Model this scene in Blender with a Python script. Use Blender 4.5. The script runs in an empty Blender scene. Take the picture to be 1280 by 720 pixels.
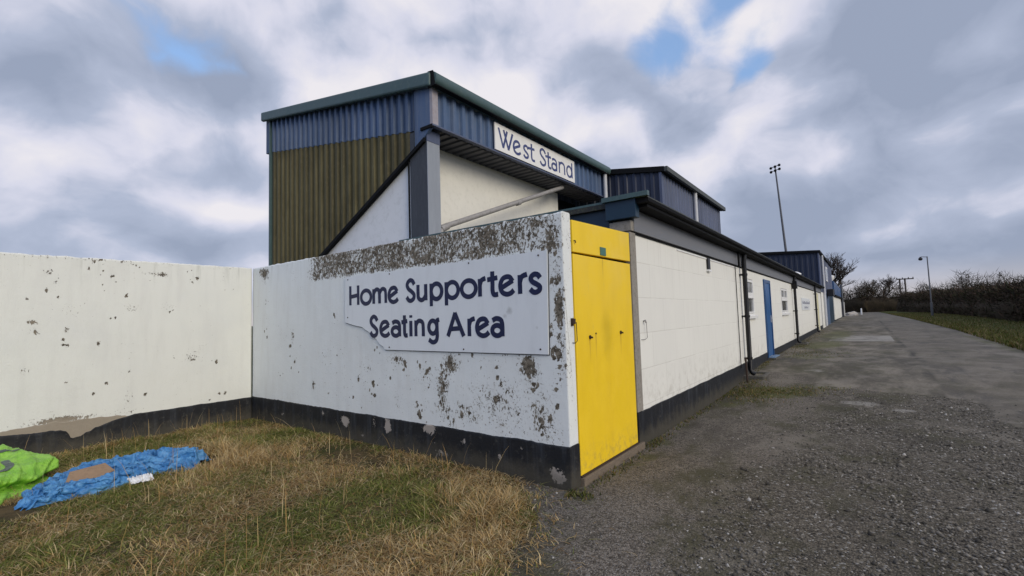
import bpy, bmesh, math, random
import numpy as np
from mathutils import Vector, Matrix, noise as mnoise

S = bpy.context.scene
C = S.collection
R_ = random.Random(7)
NP = np.random.default_rng(11)

# ------------------------------------------------------------------ camera
ROT = Matrix(((0.799016058, 0.06232734, 0.598070766),
              (0.600550675, -0.03275731, -0.798915419),
              (-0.030203083, 0.997518051, -0.063604342)))
cam = bpy.data.objects.new('camera', bpy.data.cameras.new('camera'))
C.objects.link(cam)
cam.matrix_world = Matrix.Translation((0, 0, 1.55)) @ ROT.to_4x4()
cam.data.sensor_width = 36.0
cam.data.lens = 585.33 / 1280 * 36.0
cam.data.clip_end = 3000
cam.data.clip_start = 0.05
S.camera = cam

# ------------------------------------------------------------------ node helper
class NT:
    def __init__(self, nt):
        self.nt = nt; nt.nodes.clear()
    def n(self, typ, ins=None, **props):
        nd = self.nt.nodes.new(typ)
        for k, v in props.items(): setattr(nd, k, v)
        for k, v in (ins or {}).items(): self.set(nd.inputs[k], v)
        return nd
    def set(self, sock, v):
        if isinstance(v, bpy.types.NodeSocket): self.nt.links.new(v, sock)
        elif isinstance(v, (tuple, list)) and len(v) == 3 and sock.type == 'RGBA': sock.default_value = (*v, 1)
        else: sock.default_value = v
    def m(self, op, a, b=0.0, c=0.0, clamp=False):
        nd = self.n('ShaderNodeMath', operation=op, use_clamp=clamp)
        self.set(nd.inputs[0], a); self.set(nd.inputs[1], b)
        if op in ('MULTIPLY_ADD', 'SMOOTH_MIN', 'SMOOTH_MAX', 'COMPARE'): self.set(nd.inputs[2], c)
        return nd.outputs[0]
    def vm(self, op, a, b=(0, 0, 0), out=0):
        nd = self.n('ShaderNodeVectorMath', operation=op)
        self.set(nd.inputs[0], a)
        if op == 'SCALE': self.set(nd.inputs['Scale'], b)
        else: self.set(nd.inputs[1], b)
        return nd.outputs['Value'] if op == 'DOT_PRODUCT' else nd.outputs[0]
    def mix(self, f, a, b, blend='MIX'):
        nd = self.n('ShaderNodeMix', data_type='RGBA', blend_type=blend)
        self.set(nd.inputs[0], f); self.set(nd.inputs[6], a); self.set(nd.inputs[7], b)
        return nd.outputs[2]
    def ss(self, v, lo, hi, o0=0.0, o1=1.0):
        nd = self.n('ShaderNodeMapRange', interpolation_type='SMOOTHSTEP')
        for i, x in enumerate((v, lo, hi, o0, o1)): self.set(nd.inputs[i], x)
        return nd.outputs[0]
    def noise(self, vec, scale, detail=4, rough=0.55, dist=0.0, col=False):
        nd = self.n('ShaderNodeTexNoise')
        self.set(nd.inputs['Vector'], vec); nd.inputs['Scale'].default_value = scale
        nd.inputs['Detail'].default_value = detail; nd.inputs['Roughness'].default_value = rough
        nd.inputs['Distortion'].default_value = dist
        return nd.outputs[1 if col else 0]
    def vor(self, vec, scale, feature='F1', out='Distance', rnd=1.0):
        nd = self.n('ShaderNodeTexVoronoi', feature=feature)
        self.set(nd.inputs['Vector'], vec); nd.inputs['Scale'].default_value = scale
        nd.inputs['Randomness'].default_value = rnd
        return nd.outputs[out]
    def attr(self, name, out='Fac'):
        return self.n('ShaderNodeAttribute', attribute_name=name).outputs[out]
    def pos(self):
        return self.n('ShaderNodeNewGeometry').outputs['Position']
    def mapv(self, vec, scale):
        return self.vm('MULTIPLY', vec, scale)
    def bump(self, h, strength=0.3, dist=0.01):
        nd = self.n('ShaderNodeBump'); nd.inputs['Strength'].default_value = strength
        nd.inputs['Distance'].default_value = dist; self.set(nd.inputs['Height'], h)
        return nd.outputs[0]

# ------------------------------------------------------------------ sky, sun, exposure
SUN_AZ, SUN_EL = math.radians(108), math.radians(24)
SUN_DIR = (math.sin(SUN_AZ) * math.cos(SUN_EL), math.cos(SUN_AZ) * math.cos(SUN_EL), math.sin(SUN_EL))
S.view_settings.view_transform = 'Standard'
S.view_settings.look = 'None'
S.view_settings.exposure = 0.54
S.view_settings.gamma = 1
S.view_settings.use_curve_mapping = False

W = bpy.data.worlds.new('World'); S.world = W; W.use_nodes = True
t = NT(W.node_tree)
sky = t.n('ShaderNodeTexSky', sky_type='NISHITA')
sky.sun_disc = False; sky.sun_elevation = SUN_EL; sky.sun_rotation = SUN_AZ
sky.air_density = 1.0; sky.dust_density = 1.2; sky.ozone_density = 1.3
D = t.vm('NORMALIZE', t.n('ShaderNodeTexCoord').outputs['Generated'])
sx = t.n('ShaderNodeSeparateXYZ', {0: D})
zc = t.m('MAXIMUM', sx.outputs[2], 0.0)
P = t.n('ShaderNodeCombineXYZ', {0: sx.outputs[0], 1: sx.outputs[1], 2: t.m('MULTIPLY', t.m('POWER', zc, 0.85), 1.35)}).outputs[0]
warp = t.vm('SCALE', t.vm('SUBTRACT', t.noise(P, 3.0, 3, 0.5, col=True), (0.5, 0.5, 0.5)), 0.22)
PW = t.vm('ADD', P, warp)
n1 = t.noise(PW, 2.4, 4, 0.5)                                      # big banks
def puff(off, det):
    q = t.vm('ADD', PW, off)
    v = t.n('ShaderNodeTexVoronoi', {'Vector': q}, feature='F1')
    v.inputs['Scale'].default_value = 5.5
    ns = t.noise(q, 5.0, det, 0.56)
    return t.m('ADD', t.m('MULTIPLY', ns, 0.62), t.m('MULTIPLY', t.m('SUBTRACT', 1.02, t.m('MULTIPLY', v.outputs['Distance'], 1.25)), 0.38))
n2 = puff((3.1, 1.7, 0.4), 7)                                      # heaps
n3 = puff((3.11, 1.68, 0.30), 5)                                   # the same heaps a little lower: gives lit tops and grey bases
# big features of this sky: (direction, radius in degrees, coverage, brightness)
BL = [((-0.193, 0.842, 0.503), 6, -0.31, 0.0), ((-0.11, 0.862, 0.495), 4, -0.18, 0.0), ((-0.075, 0.895, 0.439), 3.2, -0.24, 0.0), ((-0.140, 0.926, 0.351), 3.0, -0.28, 0.0), ((-0.12, 0.915, 0.385), 3, -0.12, 0.0), ((-0.165, 0.935, 0.31), 2.5, -0.24, 0.0),
      ((-0.654, 0.516, 0.553), 3.5, -0.26, 0.0), ((-0.434, 0.728, 0.531), 3, -0.22, 0.0),
      ((-0.85, 0.25, 0.468), 8, -0.06, -0.06), ((-0.80, 0.36, 0.47), 6, -0.10, -0.04), ((-0.889, 0.232, 0.394), 7, 0.02, -0.12), ((-0.904, 0.281, 0.321), 3, -0.10, 0.0), ((-0.924, 0.306, 0.240), 2.6, -0.10, 0.0), ((-0.88, 0.36, 0.31), 4, -0.16, 0.0),
      ((-0.972, 0.11, 0.215), 3, -0.16, 0.0), ((-0.945, 0.245, 0.205), 3, -0.16, 0.0), ((-0.875, 0.42, 0.23), 3, -0.12, 0.0),
      ((-0.747, 0.448, 0.491), 10, 0.20, 0.14), ((-0.586, 0.609, 0.534), 12, 0.18, 0.11), ((-0.345, 0.839, 0.420), 12, 0.20, 0.15), ((-0.25, 0.90, 0.36), 6, 0.10, 0.10),
      ((0.03, 0.935, 0.40), 9, 0.26, -0.10), ((0.088, 0.954, 0.288), 10, 0.26, -0.13), ((0.25, 0.90, 0.37), 13, 0.26, -0.05), ((0.12, 0.90, 0.42), 6, 0.1, -0.02),
      ((0.05, 0.975, 0.223), 4.5, 0.14, 0.30), ((0.15, 0.965, 0.215), 4.5, 0.14, 0.30), ((-0.05, 0.97, 0.24), 5, 0.12, 0.20),
      ((0.031, 0.988, 0.140), 9, 0.26, -0.30), ((0.22, 0.97, 0.12), 9, 0.26, -0.28), ((-0.2, 0.96, 0.17), 8, 0.2, -0.02), ((-0.12, 0.975, 0.14), 5, 0.1, -0.10),
      ((0.18, 0.983, 0.045), 6, 0.1, 0.10),
      ((-0.93, 0.06, 0.37), 7, 0.16, -0.10), ((-0.913, 0.05, 0.45), 5, 0.14, 0.10), ((-0.96, 0.13, 0.275), 6, 0.14, 0.06), ((-0.925, 0.23, 0.28), 4, 0.16, 0.10), ((-0.90, 0.33, 0.19), 7, 0.12, -0.02), ((-0.977, 0.14, 0.12), 4, 0.12, 0.18), ((-0.965, 0.22, 0.12), 3.5, 0.12, 0.18), ((-0.97, 0.17, 0.17), 3.5, 0.1, -0.12)]
cov = 0.0; bri = 0.0
for d, rad, dc, db in BL:
    v = Vector(d).normalized()
    f = t.ss(t.vm('DOT_PRODUCT', D, tuple(v)), math.cos(math.radians(rad * 1.7)), math.cos(math.radians(rad * 0.2)))
    cov = t.m('MULTIPLY_ADD', f, dc, cov)
    if db: bri = t.m('MULTIPLY_ADD', f, db, bri)
dens = t.m('ADD', t.m('ADD', t.m('MULTIPLY', n1, 0.45), t.m('MULTIPLY_ADD', n2, 0.95, -0.125)), cov)
mask = t.ss(dens, 0.27, 0.46, 0.03, 0.98)
relief = t.m('MULTIPLY', t.m('SUBTRACT', n2, n3), 1.7)
edge = t.ss(dens, 0.62, 0.40)                                      # thin cloud edges are the whitest
lum = t.m('ADD', t.m('ADD', 0.415, t.m('MULTIPLY', bri, 0.9)), t.m('ADD', relief, t.m('MULTIPLY', edge, 0.10)))
lum = t.m('ADD', lum, t.m('MULTIPLY', t.m('SUBTRACT', n2, 0.5), 0.55))
lum = t.m('ADD', lum, t.m('MULTIPLY', t.m('SUBTRACT', n1, 0.5), -0.4))
lum = t.m('MULTIPLY_ADD', lum, 0.82, 0.075)
ramp = t.n('ShaderNodeValToRGB', {0: lum})
cr = ramp.color_ramp
cr.elements[0].position = 0.02; cr.elements[0].color = (2.2, 2.55, 3.4, 1)
cr.elements[1].position = 0.88; cr.elements[1].color = (5.9, 5.7, 5.95, 1)
for p_, c_ in ((0.34, (3.05, 3.4, 4.35)), (0.60, (4.75, 4.8, 5.6))):
    e = cr.elements.new(p_); e.color = (*c_, 1)
cloud = ramp.outputs[0]
# low air near the horizon is paler and warmer
hz = t.ss(zc, 0.085, 0.0)
cloud = t.mix(t.m('MULTIPLY', hz, 0.75), cloud, (4.4, 3.95, 3.75))
# cloud towards the sun (right of the camera) is lit through; the sky at the camera's back is bluer and dimmer
sd = t.vm('DOT_PRODUCT', D, SUN_DIR)
gain = t.m('ADD', 1.0, t.ss(sd, -0.1, 0.95, 0, 0.35))
back = t.ss(sx.outputs[1], 0.0, -0.7)
cloud = t.vm('SCALE', cloud, gain)
cloud = t.mix(back, cloud, t.mix(1.0, cloud, (0.70, 0.80, 0.98), 'MULTIPLY'))
skyc = t.mix(1.0, sky.outputs[0], (1.45, 1.5, 1.55), 'MULTIPLY')
skyc = t.mix(0.5, skyc, (1.9, 3.1, 5.4))
final = t.mix(mask, skyc, cloud)
bg = t.n('ShaderNodeBackground', {0: final, 1: 0.1})
t.n('ShaderNodeOutputWorld', {0: bg.outputs[0]})

sun = bpy.data.objects.new('sun', bpy.data.lights.new('sun', 'SUN'))
sun.data.energy = 1.16; sun.data.angle = math.radians(28); sun.data.color = (1.0, 0.885, 0.68)
sun.rotation_euler = Vector(SUN_DIR).to_track_quat('Z', 'Y').to_euler()
C.objects.link(sun)

# ------------------------------------------------------------------ materials
MATS = {}
def material(name):
    m = bpy.data.materials.new(name); m.use_nodes = True
    return m, NT(m.node_tree)
def finish(t, color, rough=0.7, normal=None, metallic=0.0, spec=0.35, **kw):
    b = t.n('ShaderNodeBsdfPrincipled')
    t.set(b.inputs['Base Color'], color); t.set(b.inputs['Roughness'], rough)
    b.inputs['Metallic'].default_value = metallic; b.inputs['Specular IOR Level'].default_value = spec
    if normal is not None: t.set(b.inputs['Normal'], normal)
    for k, v in kw.items(): t.set(b.inputs[k], v)
    t.n('ShaderNodeOutputMaterial', {0: b.outputs[0]})
    return b

def simple(name, col, rough=0.6, var=0.25, scale=6, metallic=0.0, stretch=(1, 1, 1), bump=0.0, spec=0.35, dirt=None, dirt_amt=0.0):
    m, t = material(name)
    p = t.mapv(t.pos(), stretch)
    n = t.noise(p, scale, 6, 0.6)
    f = t.m('SUBTRACT', n, 0.5)
    c = t.mix(1.0, col, t.n('ShaderNodeCombineColor', {0: t.m('MULTIPLY_ADD', f, var * 2, 1.0), 1: t.m('MULTIPLY_ADD', f, var * 2, 1.0), 2: t.m('MULTIPLY_ADD', f, var * 2, 1.0)}).outputs[0], 'MULTIPLY')
    if dirt:
        n2 = t.noise(p, scale * 2.7, 8, 0.68)
        c = t.mix(t.m('MULTIPLY', t.ss(n2, 0.48, 0.68), dirt_amt), c, dirt)
    nb = t.bump(t.noise(t.pos(), scale * 12, 4), bump, 0.004) if bump else None
    finish(t, c, t.m('MULTIPLY_ADD', f, 0.3, rough), nb, metallic, spec)
    MATS[name] = m
    return m

def wall_paint(name, base=(0.755, 0.785, 0.775), thr=0.69):
    m, t = material(name)
    p = t.pos()
    w = t.attr('wear')
    na = t.noise(p, 8, 7, 0.66, 0.6); nb = t.noise(t.mapv(p, (1.25, 1.25, 0.8)), 36, 6, 0.62, 0.5)
    v = t.m('ADD', t.m('ADD', t.m('MULTIPLY', na, 0.38), t.m('MULTIPLY', nb, 0.62)), w)
    fl = t.m('ADD', t.m('ADD', t.m('MULTIPLY', t.noise(p, 46, 5, 0.6, 0.3), 0.75), t.m('MULTIPLY', t.noise(p, 3.2, 4, 0.6), 0.25)), t.m('MULTIPLY', w, 0.55))
    v = t.m('MAXIMUM', v, t.m('ADD', fl, thr - 0.665))
    peel = t.ss(v, thr, thr + 0.022)
    rim = t.m('MULTIPLY', t.ss(v, thr - 0.045, thr), t.m('SUBTRACT', 1.0, peel))
    streak = t.noise(t.mapv(p, (3.0, 3.0, 0.45)), 2.2, 7, 0.62)
    blot = t.noise(p, 1.1, 5, 0.6)
    c = t.mix(t.ss(streak, 0.42, 0.75, 0.0, 0.35), base, (0.60, 0.60, 0.57))
    c = t.mix(t.ss(blot, 0.45, 0.72, 0.0, 0.30), c, (0.63, 0.645, 0.63))
    speck = t.ss(t.noise(p, 75, 3, 0.6), 0.735, 0.76)
    c = t.mix(t.m('MULTIPLY', speck, 0.75), c, (0.10, 0.09, 0.075))
    grime = t.ss(t.noise(t.mapv(p, (9, 9, 0.7)), 1.5, 5, 0.7), 0.50, 0.72)
    gm = t.ss(t.n('ShaderNodeSeparateXYZ', {0: p}).outputs[2], 2.05, 2.52)
    c = t.mix(t.m('MULTIPLY', t.m('MULTIPLY', grime, gm), 0.35), c, (0.34, 0.35, 0.30))
    render = t.mix(t.ss(t.noise(p, 26, 5, 0.7), 0.40, 0.62), (0.070, 0.058, 0.042), (0.225, 0.195, 0.15))
    render = t.mix(t.m('MULTIPLY', t.attr('bare'), 0.9), render, (0.33, 0.285, 0.225))
    c = t.mix(t.m('MULTIPLY', rim, 0.35), c, (0.42, 0.40, 0.36))
    c = t.mix(peel, c, render)
    h = t.m('ADD', t.m('MULTIPLY', t.m('SUBTRACT', 1.0, peel), 1.0), t.m('MULTIPLY', t.noise(p, 55, 5, 0.6), 0.5))
    h = t.m('ADD', h, t.m('MULTIPLY', t.noise(p, 5, 3), 1.2))
    finish(t, c, t.ss(peel, 0, 1, 0.55, 0.9), t.bump(h, 0.75, 0.006))
    MATS[name] = m
    return m
wall_paint('peeling_paint')
wall_paint('old_paint', (0.74, 0.75, 0.70), 0.70)

def plinth_paint():
    m, t = material('black_plinth_paint'); p = t.pos()
    w = t.attr('wear')
    v = t.m('ADD', t.m('ADD', t.m('MULTIPLY', t.noise(p, 9, 7, 0.65, 0.5), 0.6), t.m('MULTIPLY', t.noise(p, 45, 5, 0.6), 0.4)), w)
    peel = t.ss(v, 0.69, 0.72)
    st = t.ss(t.noise(t.mapv(p, (7, 7, 0.5)), 1.8, 6, 0.6), 0.48, 0.75)
    c = t.mix(t.m('MULTIPLY', st, 0.75), (0.010, 0.011, 0.014), (0.045, 0.052, 0.064))
    c = t.mix(t.ss(t.noise(p, 14, 7, 0.72), 0.54, 0.70, 0, 0.45), c, (0.095, 0.092, 0.085))
    c = t.mix(peel, c, (0.36, 0.32, 0.28))
    zz = t.n('ShaderNodeSeparateXYZ', {0: p}).outputs[2]
    mud = t.ss(t.m('SUBTRACT', t.m('MULTIPLY', t.noise(p, 6, 6, 0.7), 0.42), zz), -0.06, 0.16, 0, 0.55)
    c = t.mix(mud, c, (0.095, 0.085, 0.062))
    finish(t, c, 0.6, t.bump(t.m('SUBTRACT', t.noise(p, 40, 5), t.m('MULTIPLY', peel, 0.7)), 0.5, 0.006))
    MATS['black_plinth_paint'] = m
plinth_paint()

def block_paint():
    # smooth painted blockwork: faint courses 0.215 m high
    m, t = material('painted_blockwork'); p = t.pos()
    s = t.n('ShaderNodeSeparateXYZ', {0: p})
    q = t.n('ShaderNodeCombineXYZ', {0: s.outputs[1], 1: t.m('ADD', s.outputs[2], -0.03), 2: 0.0}).outputs[0]
    q = t.vm('ADD', q, t.vm('SCALE', t.noise(p, 6, 3, col=True), 0.006))
    b = t.n('ShaderNodeTexBrick', {'Vector': q}); b.offset = 0.5
    for k, v in {'Scale': 1.0, 'Mortar Size': 0.007, 'Mortar Smooth': 0.6, 'Brick Width': 0.90, 'Row Height': 0.43}.items(): b.inputs[k].default_value = v
    b.inputs['Color1'].default_value = (0.79, 0.785, 0.73, 1); b.inputs['Color2'].default_value = (0.755, 0.75, 0.70, 1)
    b.inputs['Mortar'].default_value = (0.65, 0.635, 0.59, 1)
    show = t.ss(t.noise(p, 1.3, 4, 0.6), 0.34, 0.54)
    c = t.mix(t.m('MULTIPLY', show, 0.9), (0.78, 0.775, 0.72), b.outputs[0])
    st = t.ss(t.noise(t.mapv(p, (4, 4, 0.4)), 2.0, 6, 0.62), 0.48, 0.78, 0, 0.4)
    c = t.mix(st, c, (0.66, 0.65, 0.61))
    dr = t.m('MULTIPLY', t.ss(t.noise(t.mapv(p, (9, 9, 0.35)), 1.6, 6, 0.7), 0.52, 0.70), t.ss(s.outputs[2], 1.5, 2.5))
    c = t.mix(t.m('MULTIPLY', dr, 0.35), c, (0.47, 0.46, 0.40))
    low = t.m('MULTIPLY', t.ss(s.outputs[2], 1.05, 0.35), t.ss(t.noise(p, 7, 6, 0.7), 0.45, 0.7))
    c = t.mix(t.m('MULTIPLY', low, 0.5), c, (0.42, 0.40, 0.34))
    c = t.mix(t.ss(t.noise(p, 60, 3, 0.6), 0.745, 0.77, 0, 0.5), c, (0.2, 0.19, 0.17))
    h = t.m('ADD', t.m('MULTIPLY', b.outputs['Fac'], -0.8), t.m('MULTIPLY', t.noise(p, 30, 5, 0.6), 0.7))
    finish(t, c, 0.6, t.bump(h, 0.4, 0.004))
    MATS['painted_blockwork'] = m
block_paint()

def cladding(name, base, streakc, amt, rough=0.45):
    m, t = material(name); p = t.pos()
    st = t.noise(t.mapv(p, (16, 16, 0.6)), 1.0, 7, 0.65)
    bl = t.noise(p, 1.4, 5, 0.6)
    c = t.mix(t.ss(st, 0.40, 0.72, 0, amt), base, streakc)
    c = t.mix(t.ss(bl, 0.42, 0.72, 0, amt * 0.7), c, tuple(x * 0.7 for x in base))
    sh = t.vm('FLOOR', t.vm('SCALE', t.vm('MULTIPLY', p, (1, 1, 0)), 1.0))
    wn = t.n('ShaderNodeTexWhiteNoise', {'Vector': sh}); k_ = t.m('MULTIPLY_ADD', wn.outputs['Value'], 0.36, 0.82)
    c = t.mix(1.0, c, t.n('ShaderNodeCombineColor', {0: k_, 1: k_, 2: k_}).outputs[0], 'MULTIPLY')
    fine = t.ss(t.noise(t.mapv(p, (1, 1, 0.35)), 24, 5, 0.7), 0.5, 0.75, 0, amt * 0.6)
    c = t.mix(fine, c, streakc)
    finish(t, c, t.ss(st, 0.3, 0.7, rough, rough + 0.25), t.bump(t.noise(p, 9, 3), 0.08, 0.01), 0.0, 0.4)
    MATS[name] = m
cladding('blue_cladding', (0.064, 0.112, 0.215), (0.14, 0.17, 0.235), 0.7)
cladding('olive_cladding', (0.080, 0.068, 0.026), (0.16, 0.142, 0.078), 0.9, 0.6)
cladding('shaded_navy_cladding', (0.024, 0.034, 0.066), (0.045, 0.055, 0.09), 0.5)  # darker copy of the slate sheet, shade painted into the block fronts
cladding('slate_cladding', (0.075, 0.095, 0.165), (0.12, 0.14, 0.20), 0.5)
simple('teal_trim', (0.060, 0.105, 0.110), 0.45, 0.25, 5, dirt=(0.11, 0.15, 0.14), dirt_amt=0.4)
simple('dark_trim', (0.009, 0.0095, 0.011), 0.75, 0.3, 8, spec=0.12)
simple('soffit_metal', (0.045, 0.048, 0.062), 0.5, 0.25, 4)
simple('flashing', (0.33, 0.31, 0.34), 0.45, 0.25, 9, dirt=(0.30, 0.2, 0.14), dirt_amt=0.4)
simple('stand_render', (0.76, 0.745, 0.68), 0.7, 0.08, 3, dirt=(0.58, 0.57, 0.5), dirt_amt=0.35, bump=0.15)
simple('gable_paint', (0.76, 0.77, 0.78), 0.6, 0.06, 3, dirt=(0.55, 0.56, 0.55), dirt_amt=0.35, bump=0.15)
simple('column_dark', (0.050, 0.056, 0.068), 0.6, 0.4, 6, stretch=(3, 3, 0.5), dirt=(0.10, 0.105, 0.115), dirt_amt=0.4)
simple('column_light', (0.27, 0.295, 0.335), 0.5, 0.2, 5, stretch=(2, 2, 0.4))
simple('galvanised_pipe', (0.30, 0.29, 0.28), 0.5, 0.35, 14, dirt=(0.16, 0.14, 0.12), dirt_amt=0.6)
simple('pale_pipe', (0.52, 0.53, 0.56), 0.45, 0.15, 8)
simple('black_pipe', (0.007, 0.007, 0.008), 0.35, 0.3, 10)
simple('fascia_grey', (0.165, 0.172, 0.19), 0.5, 0.22, 4, stretch=(1, 0.35, 2), dirt=(0.20, 0.19, 0.19), dirt_amt=0.4)
simple('corner_blue', (0.011, 0.034, 0.062), 0.4, 0.25, 4)
simple('roof_felt', (0.035, 0.036, 0.036), 0.85, 0.5, 14, dirt=(0.10, 0.11, 0.06), dirt_amt=0.7, bump=0.4)
simple('roof_edge', (0.055, 0.062, 0.062), 0.6, 0.4, 9, dirt=(0.17, 0.17, 0.14), dirt_amt=0.5)
simple('upvc_white', (0.80, 0.80, 0.79), 0.35, 0.05, 4)
simple('door_blue', (0.025, 0.105, 0.285), 0.35, 0.15, 5, dirt=(0.05, 0.12, 0.25), dirt_amt=0.4)
simple('door_frame_blue', (0.018, 0.070, 0.19), 0.35, 0.15, 5)
simple('concrete', (0.27, 0.25, 0.22), 0.85, 0.3, 9, dirt=(0.13, 0.12, 0.095), dirt_amt=0.6, bump=0.5)
simple('old_kerb', (0.105, 0.097, 0.085), 0.9, 0.4, 9, dirt=(0.05, 0.052, 0.025), dirt_amt=0.8, bump=0.5)
simple('threshold_blue', (0.16, 0.25, 0.36), 0.5, 0.2, 9)
simple('timber_sill', (0.17, 0.135, 0.10), 0.85, 0.4, 12, stretch=(4, 0.7, 4), dirt=(0.07, 0.06, 0.05), dirt_amt=0.6, bump=0.4)
simple('rusty_iron', (0.045, 0.028, 0.020), 0.8, 0.5, 30)
simple('green_plate', (0.06, 0.16, 0.13), 0.5, 0.2, 20)
simple('cream_door', (0.70, 0.66, 0.42), 0.5, 0.1, 6)
simple('lamp_grey', (0.10, 0.105, 0.115), 0.5, 0.2, 6)
simple('dark_fitting', (0.02, 0.02, 0.022), 0.5, 0.2, 6)
simple('mast_metal', (0.09, 0.095, 0.11), 0.55, 0.2, 6)
simple('pole_wood', (0.075, 0.062, 0.055), 0.85, 0.3, 6)
simple('cardboard', (0.34, 0.22, 0.13), 0.85, 0.2, 9, dirt=(0.2, 0.13, 0.08), dirt_amt=0.5)
simple('white_scrap', (0.74, 0.75, 0.76), 0.6, 0.15, 12, dirt=(0.3, 0.28, 0.25), dirt_amt=0.5)
simple('navy_letter', (0.007, 0.012, 0.055), 0.45, 0.3, 20)
simple('faded_letter', (0.030, 0.045, 0.16), 0.5, 0.5, 14, dirt=(0.22, 0.26, 0.40), dirt_amt=0.55)
simple('smudge_letter', (0.20, 0.21, 0.27), 0.6, 0.3, 12)
simple('bark', (0.050, 0.040, 0.034), 0.9, 0.4, 8)
simple('twigs', (0.055, 0.043, 0.037), 0.9, 0.4, 3)
simple('rubble_pale', (0.38, 0.35, 0.31), 0.9, 0.3, 5)

def sign_board(name, base, marks):
    m, t = material(name); p = t.pos()
    c = t.mix(t.ss(t.noise(t.mapv(p, (3, 3, 0.6)), 2.2, 6, 0.6), 0.45, 0.75, 0, 0.35), base, tuple(x * 0.78 for x in base))
    c = t.mix(t.ss(t.noise(p, 60, 3, 0.6), 0.74, 0.77, 0, 0.6), c, (0.2, 0.2, 0.2))
    for q, r, a in marks:
        d = t.vm('SUBTRACT', p, q); ln = t.n('ShaderNodeVectorMath', {0: d}, operation='LENGTH').outputs['Value']
        f = t.m('MULTIPLY', t.ss(t.m('ADD', ln, t.m('MULTIPLY', t.noise(p, 25, 4), r)), r * 1.6, r * 0.7), a)
        c = t.mix(f, c, (0.36, 0.37, 0.36))
    finish(t, c, 0.4, None)
    MATS[name] = m
sign_board('sign_white', (0.735, 0.765, 0.785), [((-2.78, 3.67, 1.62), 0.05, 0.6), ((-2.84, 3.67, 1.57), 0.035, 0.5), ((-2.46, 3.67, 1.45), 0.02, 0.5)])
sign_board('banner_white', (0.80, 0.795, 0.77), [])

def yellow_paint():
    m, t = material('yellow_gate_paint'); p = t.pos()
    c = t.mix(t.ss(t.noise(t.mapv(p, (2, 2, 0.5)), 2.5, 6, 0.6), 0.42, 0.75, 0, 0.5), (0.88, 0.60, 0.021), (0.79, 0.525, 0.020))
    d = t.vm('MULTIPLY', t.vm('SUBTRACT', p, (-2.14, 4.50, 1.36)), (1, 1.5, 0.8))
    ln = t.n('ShaderNodeVectorMath', {0: d}, operation='LENGTH').outputs['Value']
    sm = t.ss(t.m('ADD', ln, t.m('MULTIPLY', t.noise(p, 6, 5, 0.6), 0.25)), 0.42, 0.14, 0, 0.55)
    c = t.mix(sm, c, (0.56, 0.39, 0.012))
    sc = t.ss(t.noise(t.mapv(p, (1, 1, 6)), 7, 6, 0.7), 0.60, 0.74, 0, 0.35)
    c = t.mix(sc, c, (0.62, 0.43, 0.06))
    z = t.n('ShaderNodeSeparateXYZ', {0: p}).outputs[2]
    mud = t.m('MULTIPLY', t.ss(z, 0.42, 0.10), t.ss(t.noise(p, 14, 6, 0.7), 0.42, 0.68))
    c = t.mix(t.m('MULTIPLY', mud, 0.45), c, (0.30, 0.23, 0.10))
    sp = t.n('ShaderNodeSeparateXYZ', {0: p})
    for yb, zb in ((4.11, 1.33), (4.83, 1.345), (4.24, 1.37), (4.46, 2.165)):
        ay = t.m('ABSOLUTE', t.m('SUBTRACT', t.m('ADD', sp.outputs[1], t.m('MULTIPLY', t.m('SUBTRACT', t.noise(p, 9, 3), 0.5), 0.03)), yb))
        run = t.m('MULTIPLY', t.ss(ay, 0.022, 0.004), t.m('MULTIPLY', t.ss(sp.outputs[2], zb, zb - 0.02), t.ss(sp.outputs[2], zb - 0.30, zb - 0.02)))
        c = t.mix(t.m('MULTIPLY', run, 0.4), c, (0.33, 0.17, 0.03))
    c = t.mix(t.ss(t.noise(t.mapv(p, (1, 3, 0.5)), 5, 7, 0.72), 0.60, 0.72, 0, 0.22), c, (0.52, 0.42, 0.16))
    c = t.mix(t.ss(t.noise(p, 85, 3, 0.6), 0.72, 0.76, 0, 0.5), c, (0.28, 0.19, 0.04))
    h = t.m('ADD', t.noise(p, 1.6, 3), t.m('MULTIPLY', t.noise(t.mapv(p, (1, 1, 0.4)), 5, 4), 0.35))
    finish(t, c, t.ss(t.noise(p, 4, 5), 0.35, 0.65, 0.34, 0.55), t.bump(h, 0.22, 0.03), spec=0.35)
    MATS['yellow_gate_paint'] = m
yellow_paint()

def glass():
    m, t = material('window_glass'); p = t.pos()
    c = t.mix(t.ss(t.noise(p, 2.5, 3), 0.4, 0.6), (0.10, 0.105, 0.105), (0.20, 0.20, 0.19))
    finish(t, c, 0.12, None, 0.0, 0.5)
    MATS['window_glass'] = m
glass()

def cloth(name, a, b):
    m, t = material(name); p = t.pos()
    c = t.mix(t.ss(t.noise(p, 9, 5, 0.6), 0.40, 0.65), a, b)
    c = t.mix(t.ss(t.noise(p, 22, 6, 0.7), 0.56, 0.72, 0, 0.45), c, tuple(x * 0.35 + 0.02 for x in a))
    finish(t, c, 0.42, t.bump(t.m('ADD', t.m('ABSOLUTE', t.m('SUBTRACT', t.noise(p, 9, 3, 0.5, 1.2), 0.5)), t.m('MULTIPLY', t.m('ABSOLUTE', t.m('SUBTRACT', t.noise(p, 23, 4, 0.55, 0.8), 0.5)), 0.6)), 0.6, 0.05), spec=0.5)
    MATS[name] = m
cloth('blue_tarp', (0.040, 0.185, 0.44), (0.11, 0.32, 0.58))
cloth('green_tarp', (0.20, 0.47, 0.035), (0.30, 0.60, 0.06))
cloth('grey_strap', (0.05, 0.075, 0.065), (0.09, 0.12, 0.10))

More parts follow.
